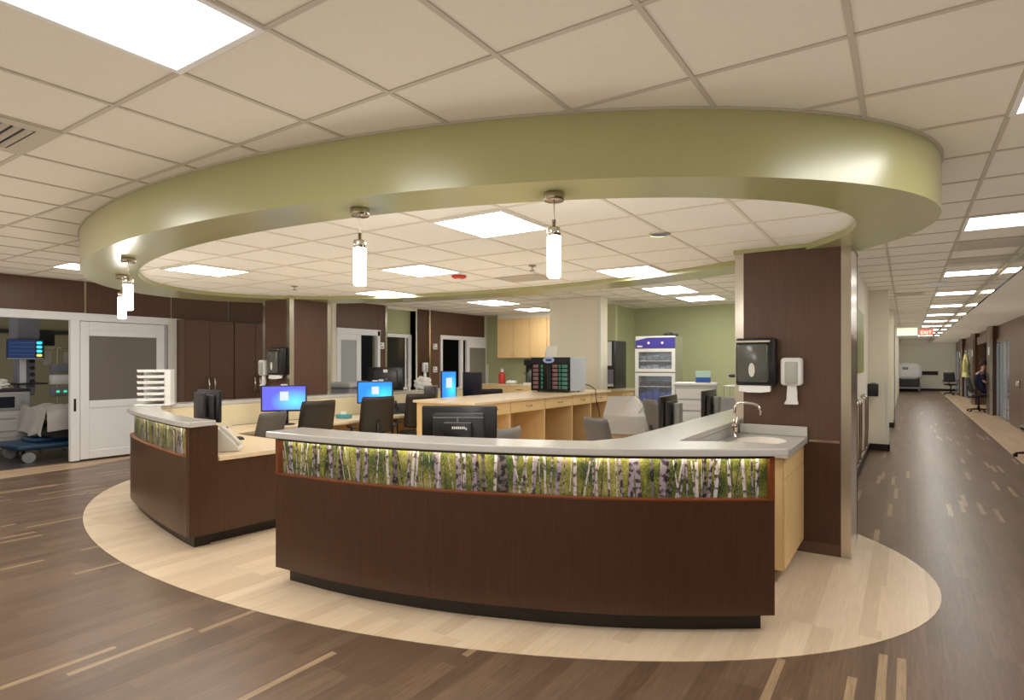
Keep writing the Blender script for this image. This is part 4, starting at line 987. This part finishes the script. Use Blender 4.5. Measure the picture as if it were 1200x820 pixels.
MB().box((-9.85, YF-.62, .98), (-6.4, YF-.003, 1.02)).build('countertop', M['maple_top'], t); MB().box((-9.83, YF-.6, .1), (-6.4, YF-.003, .979)).build('carcass', M['maple'], t); MB().box((-9.83, YF-.55, 0), (-6.4, YF-.05, .1)).build('plinth', M['kick'], t)
for k in range(4):
    dr = MB().box((-9.8+.83*k, YF-.618, .8), (-9.02+.83*k, YF-.601, .96)).build('drawer', M['maple'], t); MB().box((-9.5+.83*k, YF-.63, .88), (-9.3+.83*k, YF-.619, .89)).build('handle', M['nickel'], dr)
t = thing('spray_bottle', 'red bottle with pale cap on the far maple counter', 'bottle', (-9.28, YF-.4, 1.021)); MB().lathe([(.09, 0), (.095, .01), (.095, .26), (.04, .32)], 18).build('body', M['red'], t); MB().cyl((0, 0, .32), .04, .09, 12).build('cap', M['offwhite'], t)
o = crumple('paper_stack', .17, .12, .06, 11, M['paper']); o.location = (-8.95, YF-.42, 1.065); tag(o, 'crumpled white papers beside the red bottle', 'paper')
t = thing('coffee_machine', 'black coffee maker standing under the maple wall cabinet', 'coffee maker', (-8.28, YF-.35, 1.021))
MB().box((-.2, -.1, .0), (.2, .15, .66)).box((-.2, -.2, .5), (.2, -.1, .66)).build('body', M['black'], t, bevel=.02); MB().box((-.2, -.22, 0), (.2, .15, .05)).build('base', M['offwhite'], t)
MB().lathe([(.09, .06), (.12, .1), (.12, .28), (.07, .36), (.07, .4)], 20, M=Matrix.Translation((0, -.12, 0))).build('jug', M['smoke'], t)
t = thing('faucet', 'pale gooseneck faucet on the far counter left of the coffee maker', 'faucet', (-8.68, YF-.2, 1.021))
MB().tube([(0, 0, 0), (0, 0, .3), (.02, -.02, .36), (.1, -.05, .38), (.14, -.06, .33)], .016, 8).build('spout', M['chrome'], t)

# right of the pillar
t = thing('base_cabinet', 'maple counter carrying the ice dispenser right of the pillar', 'cabinet', (0, 0, 0))
MB().box((-6.0, 11.05, 1.0), (-4.92, 11.75, 1.05)).build('countertop', M['maple_top'], t); MB().box((-6.0, 11.08, .0), (-4.95, 11.72, .999)).build('carcass', M['maple'], t)
t = thing('ice_dispenser', 'grey and black ice dispenser on the counter right of the pillar', 'dispenser', (-5.28, 11.4, 1.05))
MB().rbox((-.25, -.3, .0), (.17, .3, 1.0), .02).build('body', M['black2'], t)
MB().box((-.24, -.31, .48), (.1, -.3, .98)).build('front_panel', M['alu'], t); MB().box((-.24, -.315, .1), (.14, -.3, .4)).build('alcove', mat('dispenser grey', (.2, .2, .25), .4), t); MB().box((-.24, -.36, .05), (.14, -.3, .1)).build('drip_tray', M['alu'], t)
MB().tube([(-.05, -.33, .46), (-.05, -.34, .4)], .03, 8).build('spout', M['black'], t)
struct(MB().box((-5.75, 11.88, 0), (-5.45, 12.0, ZC)).build('wall_pier', mat('pale sage pier', (.5, .5, .3), .7)))
t = thing('blood_refrigerator', 'tall glass door refrigerator with violet header and white frame', 'refrigerator', (-4.08, 10.9, 0), math.radians(8))
fb = MB()
fb.box((-.38, -.3, .05), (-.345, .42, 2.1)); fb.box((.345, -.3, .05), (.38, .42, 2.1)); fb.box((-.345, .37, .05), (.345, .42, 2.1)); fb.box((-.345, -.3, 1.86), (.345, .37, 2.1)); fb.box((-.345, -.3, .05), (.345, .37, .12)); fb.box((-.345, -.3, 1.39), (.345, .37, 1.43))
fb.build('body', mat('fridge sage grey side', (.3, .31, .21), .5), t)
MB().box((-.34, .35, .12), (.34, .368, 1.86)).build('liner', mat('fridge liner', (.6, .63, .7), .4), t)
MB().box((-.3, -.24, 1.835), (.3, -.2, 1.855)).box((-.3, -.24, 1.368), (.3, -.2, 1.388)).build('interior_fill_lamp', mat('fridge fill lamp', (1, 1, 1), .4, emit=(.85, .92, 1), es=4), t)  # strips added to brighten the otherwise unlit fridge interior
MB().box((-.37, -.34, 1.87), (.37, -.301, 2.07)).build('header', M['purple'], t)
MB().add([(-.37, -.345, 2.02), (-.1, -.345, 2.075), (-.37, -.345, 2.075)], [(0, 1, 2)]).box((-.37, -.346, 2.07), (.38, -.3, 2.1)).box((-.34, -.345, 1.89), (-.24, -.3405, 1.92)).build('header_stripe', M['white'], t)
for x in (-.12, .14): MB().cyl((x, -.346, 1.97), .022, .005, 12, axis='y').build('header_lamp', mat('pink lamp', (.6, .4, .6), .4, emit=(.9, .7, 1), es=.6), t)
for z0, z1 in ((1.42, 1.86), (.1, 1.40)):
    dr = MB(); a = .38; w_ = .06
    dr.box((-a, -.35, z0), (a, -.301, z0+w_)); dr.box((-a, -.35, z1-w_), (a, -.301, z1)); dr.box((-a, -.35, z0+w_), (-a+w_, -.301, z1-w_)); dr.box((a-w_, -.35, z0+w_), (a, -.301, z1-w_))
    dr = dr.build('door', M['white'], t); MB().box((-a+w_, -.33, z0+w_), (a-w_, -.32, z1-w_)).build('door_glass', mat('fridge glass', (.5, .55, .65), .05, alpha=.14), dr)
for z in (1.62, .42, .8, 1.13): MB().box((-.34, -.26, z), (.34, .34, z+.015)).build('shelf', M['white'], t)
for z, c, hh in ((1.436, 'bluegrey', .12), (1.636, 'grey', .1), (.13, 'blueglow', .26), (.436, 'blueglow', .3), (.816, 'blueglow', .26), (1.146, 'black2', .1)):
    bx = MB()
    for k in range(5): bx.rbox((-.32+.128*k, -.22, z), (-.2+.128*k, .2, z+hh*(.8+.2*((k*7) % 3)/2)), .02)
    bx.build('stored_pack', M[c], t)
o = crumple('fridge_clutter', .14, .12, .05, 4, M['black2']); o.location = (-3.85, 10.95, 2.138); tag(o, 'dark clutter lying on top of the tall refrigerator', 'clutter')
t = thing('drawer_cart', 'white drawer cart standing right of the refrigerator', 'cart', (-3.1, 10.1, 0), math.radians(12))
MB().rbox((-.34, -.25, .12), (.34, .25, 1.2), .02).build('body', mat('cart body grey', (.45, .45, .43), .5), t); MB().rbox((-.36, -.27, 1.2), (.36, .27, 1.25), .02).build('top', M['white'], t)
for k in range(5):
    z = .2+.195*k; dr = MB().box((-.31, -.275, z), (.31, -.251, z+.165)).build('drawer', M['white'], t, bevel=.004); MB().box((-.12, -.285, z+.09), (.12, -.271, z+.115)).build('handle', M['alu'], dr)
for sx in (-1, 1):
    for sy in (-1, 1): MB().cyl((sx*.27-.02, sy*.18, .06), .06, .04, 14, axis='x').build('caster', M['grey'], t)
t = thing('glove_box', 'blue and white box standing on the white drawer cart', 'box', (-2.98, 10.12, 1.251), .2)
MB().box((-.12, -.08, 0), (.12, .08, .09)).build('lower_carton', M['blue'], t); MB().box((-.12, -.08, .09), (.12, .08, .2)).build('upper_carton', mat('pale mint carton', (.5, .68, .62), .5), t)
t = thing('treatment_trolley', 'wire trolley with dark device right of the drawer cart', 'trolley', (-2.4, 10.45, 0))
for sx in (-1, 1):
    for sy in (-1, 1): MB().cyl((sx*.25, sy*.2, .05), .012, 1.15, 8).ball((sx*.25, sy*.2, .04), .04).build('leg', M['chrome'], t)
for z in (.3, .75, 1.18): MB().rbox((-.27, -.22, z), (.27, .22, z+.02), .01).build('shelf', M['alu'], t)
t2 = thing('scanner_device', 'dark tilted device on a stem standing on the wire trolley', 'device', (-2.4, 10.4, 1.201))
MB().cyl((0, 0, .0), .03, .14, 10).rbox((-.1, -.1, 0), (.1, .1, .03), .02).build('stem', M['bluegrey'], t2); MB().rbox((-.2, -.13, .14), (.2, .13, .2), .05).build('head', M['black2'], t2)
# wrapped bin
t = thing('waste_bin', 'cardboard lined bin wrapped in clear plastic behind the chair', 'bin', (-3.38, 7.78, 0), .25)
MB().box((-.27, -.25, .02), (.27, .25, .78)).build('carton', M['cardboard'], t)
pl = MB(); vs = [(-.29, -.27, .6), (.29, -.27, .6), (.29, .27, .6), (-.29, .27, .6), (-.3, -.28, .85), (.3, -.28, .85), (.3, .28, .85), (-.3, .28, .85), (-.24, -.2, 1.12), (.14, -.22, 1.13), (.1, .2, 1.12), (-.24, .2, 1.1)]
pl.add(vs, [(4*k+i, 4*k+(i+1) % 4, 4*k+4+(i+1) % 4, 4*k+4+i) for k in range(2) for i in range(4)]+[(8, 9, 10, 11)], 0, False).build('plastic_liner', M['clearbag'], t)
MB().tube([(.14, -.22, 1.13), (.24, -.26, 1.0), (.2, -.29, .9)], .012, 6).build('tie', M['offwhite'], t)

# ------------------------------------------------------------------ corridor
struct(MB().box((-.582, 8.4, 1.45), (-.565, 10.6, 2.35)).build('window_2', mat('olive lit pane', (.3, .31, .12), .4)), 'olive window beside the sink column in the corridor')
t = thing('wall_rail', 'pale steel bumper rails low on the corridor wall beside the column', 'rail', (-.578, 9.6, 0))
for y in (-1.0, -.6, .4, .9): MB().tube([(0, y, .25), (.05, y, .3), (.06, y, .6), (.06, y, 1.05), (0, y, 1.1)], .02, 8).build('upright', M['steel'], t)
t = thing('glove_dispenser', 'small black dispenser on the beige corridor wall corner', 'dispenser', (-.578, 12.0, 1.0))
MB().rbox((0, -.14, 0), (.16, .14, .22), .02).build('body', M['black'], t); MB().box((.05, -.1, .22), (.12, .1, .24)).build('top_slot', M['grey'], t)
struct(MB().box((-.3, 12.285, .1), (-.26, 12.3, 1.35)).box((-.272, 12.3, .1), (-.262, 12.34, 1.35)).build('trim_8', M['offwhite']), 'pale corner guard on the beige corridor corner')
struct(MB().box((-.33, 18.35, 0), (-.26, 18.6, 2.6)).build('trim_9', M['kick']), 'dark door edge on the left of the corridor')
o = thing('corridor_cabinet', 'dark wood double door closet at the right edge', 'cabinet', (XR, 0, 0))
MB().box((-.02, 16.0, 0), (.12, 19.3, 2.285)).build('carcass', M['dark2'], o)
for a, b_, hy in ((16.0, 17.6, 17.5), (17.61, 19.3, 17.75)):
    dr = MB().box((-.05, a, .1), (-.021, b_, 2.28)).build('door', M['dark2'], o); MB().tube([(-.05, hy, 1.0), (-.09, hy, 1.03), (-.09, hy, 1.13), (-.05, hy, 1.16)], .02, 8).build('handle', M['chrome'], dr)
for k, (y0, y1) in enumerate(((19.4, 22.1), (28.4, 33.5), (34.5, 39.3))):
    o = MB().box((XR-.02, y0, 2.18), (XR+.06, y1, 2.3)).build('door_%d' % (4+k), M['dark2']); struct(o, 'glazed corridor door on the right wall, %s' % ('beside the dark closet', 'behind the yellow gown', 'at the far end')[k])
    f = MB(); st = (y1-y0)/3
    for q in range(4): f.box((XR-.01, y0+st*q-.06*(q > 0), 0), (XR+.05, y0+st*q+.07, 2.18))
    f.build('door_frame', M['bluegrey'], o)
    MB().box((XR+.01, y0, .05), (XR+.02, y1, 2.18)).build('door_pane', mat('corridor glass %d' % k, (.45, .5, .55), .08, trans=.5), o)
for k, y in enumerate((22.2, 27.5, 33.6)):
    struct(MB().box((XR-.16, y, 0), (XR, y+.9, 2.7)).build('pillar.%03d' % (k+1), M['dark']), 'dark pillar on the right corridor wall')
    struct(MB().box((XR-.17, y-.006, 0), (XR-.1, y+.0, 2.7)).build('trim_%d' % (10+k), M['steel']), 'steel edge of a dark corridor pillar')
    t = thing('wall_sign', 'white square sign high on a dark corridor pillar, %s' % ('nearest of three', 'middle of three', 'farthest of three')[k], 'sign', (XR-.165, y+.2, 1.95), 0, 'signs on the corridor pillars')
    MB().box((-.012, -.15, -.12), (0, .15, .12)).build('plate', M['white'], t)
struct(MB().box((XR-.12, 23.6, 2.24), (XR-.1, 26.5, 2.5)).build('wall_panel.010', M['dark2']))
# workstation niche counter for the seated person
t = thing('charting_desk', 'shallow dark charting shelf in front of the seated person', 'desk', (XR+.3, 24.5, 0))
MB().box((0, -1.3, .78), (.5, 1.3, .82)).build('top', M['dark2'], t); MB().box((.4, -1.3, 0), (.46, 1.3, .78)).build('panel', M['dark2'], t)
# corridor chairs
cb = make_chair('office_chair', M['black2'], 'black office chair under the seated person', .52, True, .5); cb.location = (1.98, 23.6, 0); cb.rotation_euler = (0, 0, aim(1, .15)); cb['group'] = 'black chairs along the corridor'
dup(cb, (1.85, 35.1, 0), aim(.3, 1), 'empty black office chair at the far end of the corridor', 'black chairs along the corridor')
dup(cb, (1.86, 12.6, 0), aim(-1, .3), 'black office chair at the right edge, only a caster leg in view', 'black chairs along the corridor')
# yellow gown
t = thing('isolation_gown', 'pale yellow gown hanging on the right corridor wall', 'gown', (2.16, 30.9, 0))
g = MB(); vs = []; ny, na = 14, 16
for j in range(ny+1):
    f = j/ny; z = 1.98-1.0*f; wd = .07+.27*min(1, f*2.4)+.05*math.sin(7*f); dp = .05+.08*min(1, f*2)
    if .5 < f < .62: wd *= .75
    for i in range(na):
        a = 2*PI*i/na; k = 1+.12*math.sin(5*a+4*f)
        vs.append((dp*k*math.cos(a), wd*k*math.sin(a), z))
g.add(vs, [(j*na+i, j*na+(i+1) % na, (j+1)*na+(i+1) % na, (j+1)*na+i) for j in range(ny) for i in range(na)], 0, True); g.build('cloth', M['yellow'], t)
MB().tube([(0, 0, 1.97), (0, 0, 2.1), (.08, 0, 2.12)], .012, 8).build('hook', M['chrome'], t)
MB().tube([(-.05, -.2, 1.7), (-.1, -.42, 1.45), (-.08, -.4, 1.2)], .06, 8).build('sleeve', M['yellow'], t)
# end of corridor
t = thing('transport_bed', 'white covered hospital bed parked at the end of the corridor', 'bed', (.12, 37.9, 0))
MB().pad(1.2, .9, .34, .2, 0, M=Matrix.Translation((0, 0, 1.13)), e=5).build('headboard', M['white'], t)
MB().box((-.57, -.02, .75), (.57, 1.4, .95)).build('mattress', M['linen'], t)
MB().box((-.5, 0, .3), (.5, 1.4, .75)).build('frame', M['black2'], t); MB().rbox((-.58, -.08, .14), (.58, 1.4, .26), .04).build('base', M['grey'], t)
MB().box((-.3, -.17, 1.2), (-.02, -.14, 1.34)).build('label_plate', M['grey'], t)
for sx in (-1, 1):
    for y in (0, 1.3): MB().cyl((sx*.48-.03, y, .075), .075, .06, 14, axis='x').build('caster', M['grey'], t)
tag(MB().box((.65, YE-.05, .9), (1.5, YE-.001, 1.1)).build('wall_guard_rail', M['kick']), 'dark bumper board on the end wall right of the parked bed', 'rail')
t = thing('exit_sign', 'red lit EXIT sign hanging near the end of the corridor', 'sign', (.63, 26.4, 2.72))
MB().box((-.22, -.04, -.115), (.22, .04, .115)).build('housing', M['lampframe'], t); MB().box((-.215, -.046, -.11), (.215, -.041, .11)).build('face', M['exit'], t)
MB().cyl((0, 0, .115), .02, ZC-2.72-.117, 10).build('stem', M['lampframe'], t)
text('EXIT', 'lettering', .17, M['exitw'], t, (0, -.049, 0), (PI/2, 0, 0))
t = thing('hanging_sign', 'pale green panel hanging under the corridor ceiling at the left', 'sign', (.03, 26.1, 2.75))
MB().box((-.33, -.06, -.14), (.33, .06, .14)).build('panel', M['signgreen'], t)
for x in (-.3, .3): MB().cyl((x, 0, .14), .012, .014, 8).build('hanger', M['lampframe'], t)

# ------------------------------------------------------------------ seated person
def skinned(name, joints, bones, mats, parent, sub=2):
    me = bpy.data.meshes.new(name); me.from_pydata([j[0] for j in joints], bones, [])
    o = bpy.data.objects.new(name, me); COL.objects.link(o); o.parent = parent
    for m_ in mats: me.materials.append(m_)
    sk = o.modifiers.new('skin', 'SKIN'); sk.use_smooth_shade = True
    if not me.skin_vertices: me.skin_vertices.new(name='')
    for i, j in enumerate(joints):
        r = j[1]; r = (r, r) if not isinstance(r, tuple) else r
        me.skin_vertices[0].data[i].radius = r
        me.skin_vertices[0].data[i].use_root = (i == 0)
    s = o.modifiers.new('sub', 'SUBSURF'); s.levels = sub; s.render_levels = sub
    return o
# faces +X; origin under the pelvis on the floor
P = thing('person', 'person in navy scrubs sitting on the black chair, facing the right wall', 'person', (2.0, 23.62, .055), .12)
S = 1.06
def q(x, y, z): return (x*S, y*S, z*S+.02)
J = [(q(0, 0, .6), (.15, .13)), (q(0, 0, .78), (.13, .12)), (q(.02, 0, .98), (.16, .12)), (q(.04, 0, 1.1), (.13, .09)), (q(.07, 0, 1.17), .05), (q(.1, 0, 1.24), .055), (q(.115, 0, 1.33), (.095, .085)), (q(.12, 0, 1.42), (.085, .08))]
B = [(0, 1), (1, 2), (2, 3), (3, 4), (4, 5), (5, 6), (6, 7)]
for s in (-1, 1):
    k = len(J)
    J += [(q(.03, .18*s, 1.08), .062), (q(.07, .24*s, .84), .046), (q(.28, .18*s, .83), .035), (q(.33, .17*s, .835), .03), (q(.38, .165*s, .835), (.035, .018))]
    B += [(3, k), (k, k+1), (k+1, k+2), (k+2, k+3), (k+3, k+4)]
    h = k+4
    for fi, (dy, ln) in enumerate(((-.03, .065), (-.01, .078), (.01, .074), (.028, .06))):
        a = len(J); J += [(q(.42, .165*s+dy, .832), .0095), (q(.42+ln*.6, .165*s+dy*1.15, .825), .009), (q(.42+ln, .165*s+dy*1.2, .81), .007)]
        B += [(h, a), (a, a+1), (a+1, a+2)]
    a = len(J); J += [(q(.37, .165*s-.045*s, .83), .011), (q(.41, .165*s-.06*s, .82), .009)]; B += [(h-1, a), (a, a+1)]
    k = len(J); J += [(q(.1, .1*s, .58), .085), (q(.42, .13*s, .58), .062), (q(.44, .13*s, .35), .05), (q(.42, .13*s, .1), .036), (q(.45, .13*s, .05), .035), (q(.56, .14*s, .03), .03)]
    B += [(0, k), (k, k+1), (k+1, k+2), (k+2, k+3), (k+3, k+4), (k+4, k+5)]
skinned('body', J, B, [M['skin']], P, 1)
J = [(q(0, 0, .6), (.168, .148)), (q(0, 0, .78), (.148, .138)), (q(.02, 0, .98), (.178, .136)), (q(.035, 0, 1.09), (.145, .105)), (q(.055, 0, 1.13), .08)]; B = [(0, 1), (1, 2), (2, 3), (3, 4)]
for s in (-1, 1):
    k = len(J); J += [(q(.03, .185*s, 1.08), .075), (q(.06, .235*s, .88), .064)]; B += [(3, k), (k, k+1)]
    k = len(J); J += [(q(.1, .1*s, .58), .098), (q(.42, .13*s, .58), .075), (q(.44, .13*s, .35), .068), (q(.42, .13*s, .13), .06)]; B += [(0, k), (k, k+1), (k+1, k+2), (k+2, k+3)]
skinned('scrubs', J, B, [M['navy']], P, 1)
hr = MB(); hr.ball(q(.105, 0, 1.405), .105*S, 18, 10, sc=(1.0, .92, .95)); hr.build('hair', M['hair'], P)
MB().ball(q(.225, 0, 1.345), .018, 8, 6, sc=(1, .8, 1.4)).build('nose', M['skin'], P)
for s in (-1, 1):
    MB().ball(q(.205, .035*s, 1.37), .012, 8, 6).build('eye', M['black'], P); MB().ball(q(.1, .09*s, 1.34), .022, 8, 6, sc=(.8, .5, 1.3)).build('ear', M['skin'], P)
    MB().ball(q(.49, .135*s, .035), .05, 12, 8, sc=(2.2, .9, .75)).build('shoe', M['black2'], P)

# ------------------------------------------------------------------ world, camera, output
wd = bpy.data.worlds.new('World'); SC.world = wd; wd.use_nodes = True
wd.node_tree.nodes['Background'].inputs[0].default_value = (1, .96, .89, 1); wd.node_tree.nodes['Background'].inputs[1].default_value = .05
cd = bpy.data.cameras.new('camera'); co = bpy.data.objects.new('camera', cd); COL.objects.link(co)
co.location = (0, 0, 1.6); co.rotation_euler = (PI/2, 0, math.radians(32.33))
cd.sensor_width = 36; cd.lens = 684/1200*36; cd.shift_x = -29/1200; cd.shift_y = 14.5/1200; cd.clip_start = .05; cd.clip_end = 200
SC.camera = co
vs_ = SC.view_settings
SC.display_settings.display_device = 'sRGB'
vs_.view_transform = 'Standard'; vs_.look = 'None'; vs_.gamma = 1; vs_.use_curve_mapping = False; vs_.exposure = .8
try:
    SC.cycles.use_fast_gi = True; SC.cycles.fast_gi_method = 'ADD'; wd.light_settings.ao_factor = .22; wd.light_settings.distance = 2.4
    SC.cycles.use_denoising = True; SC.cycles.max_bounces = 8; SC.cycles.diffuse_bounces = 5; SC.cycles.sample_clamp_indirect = 8
    SC.cycles.caustics_reflective = False; SC.cycles.caustics_refractive = False
except Exception:
    pass
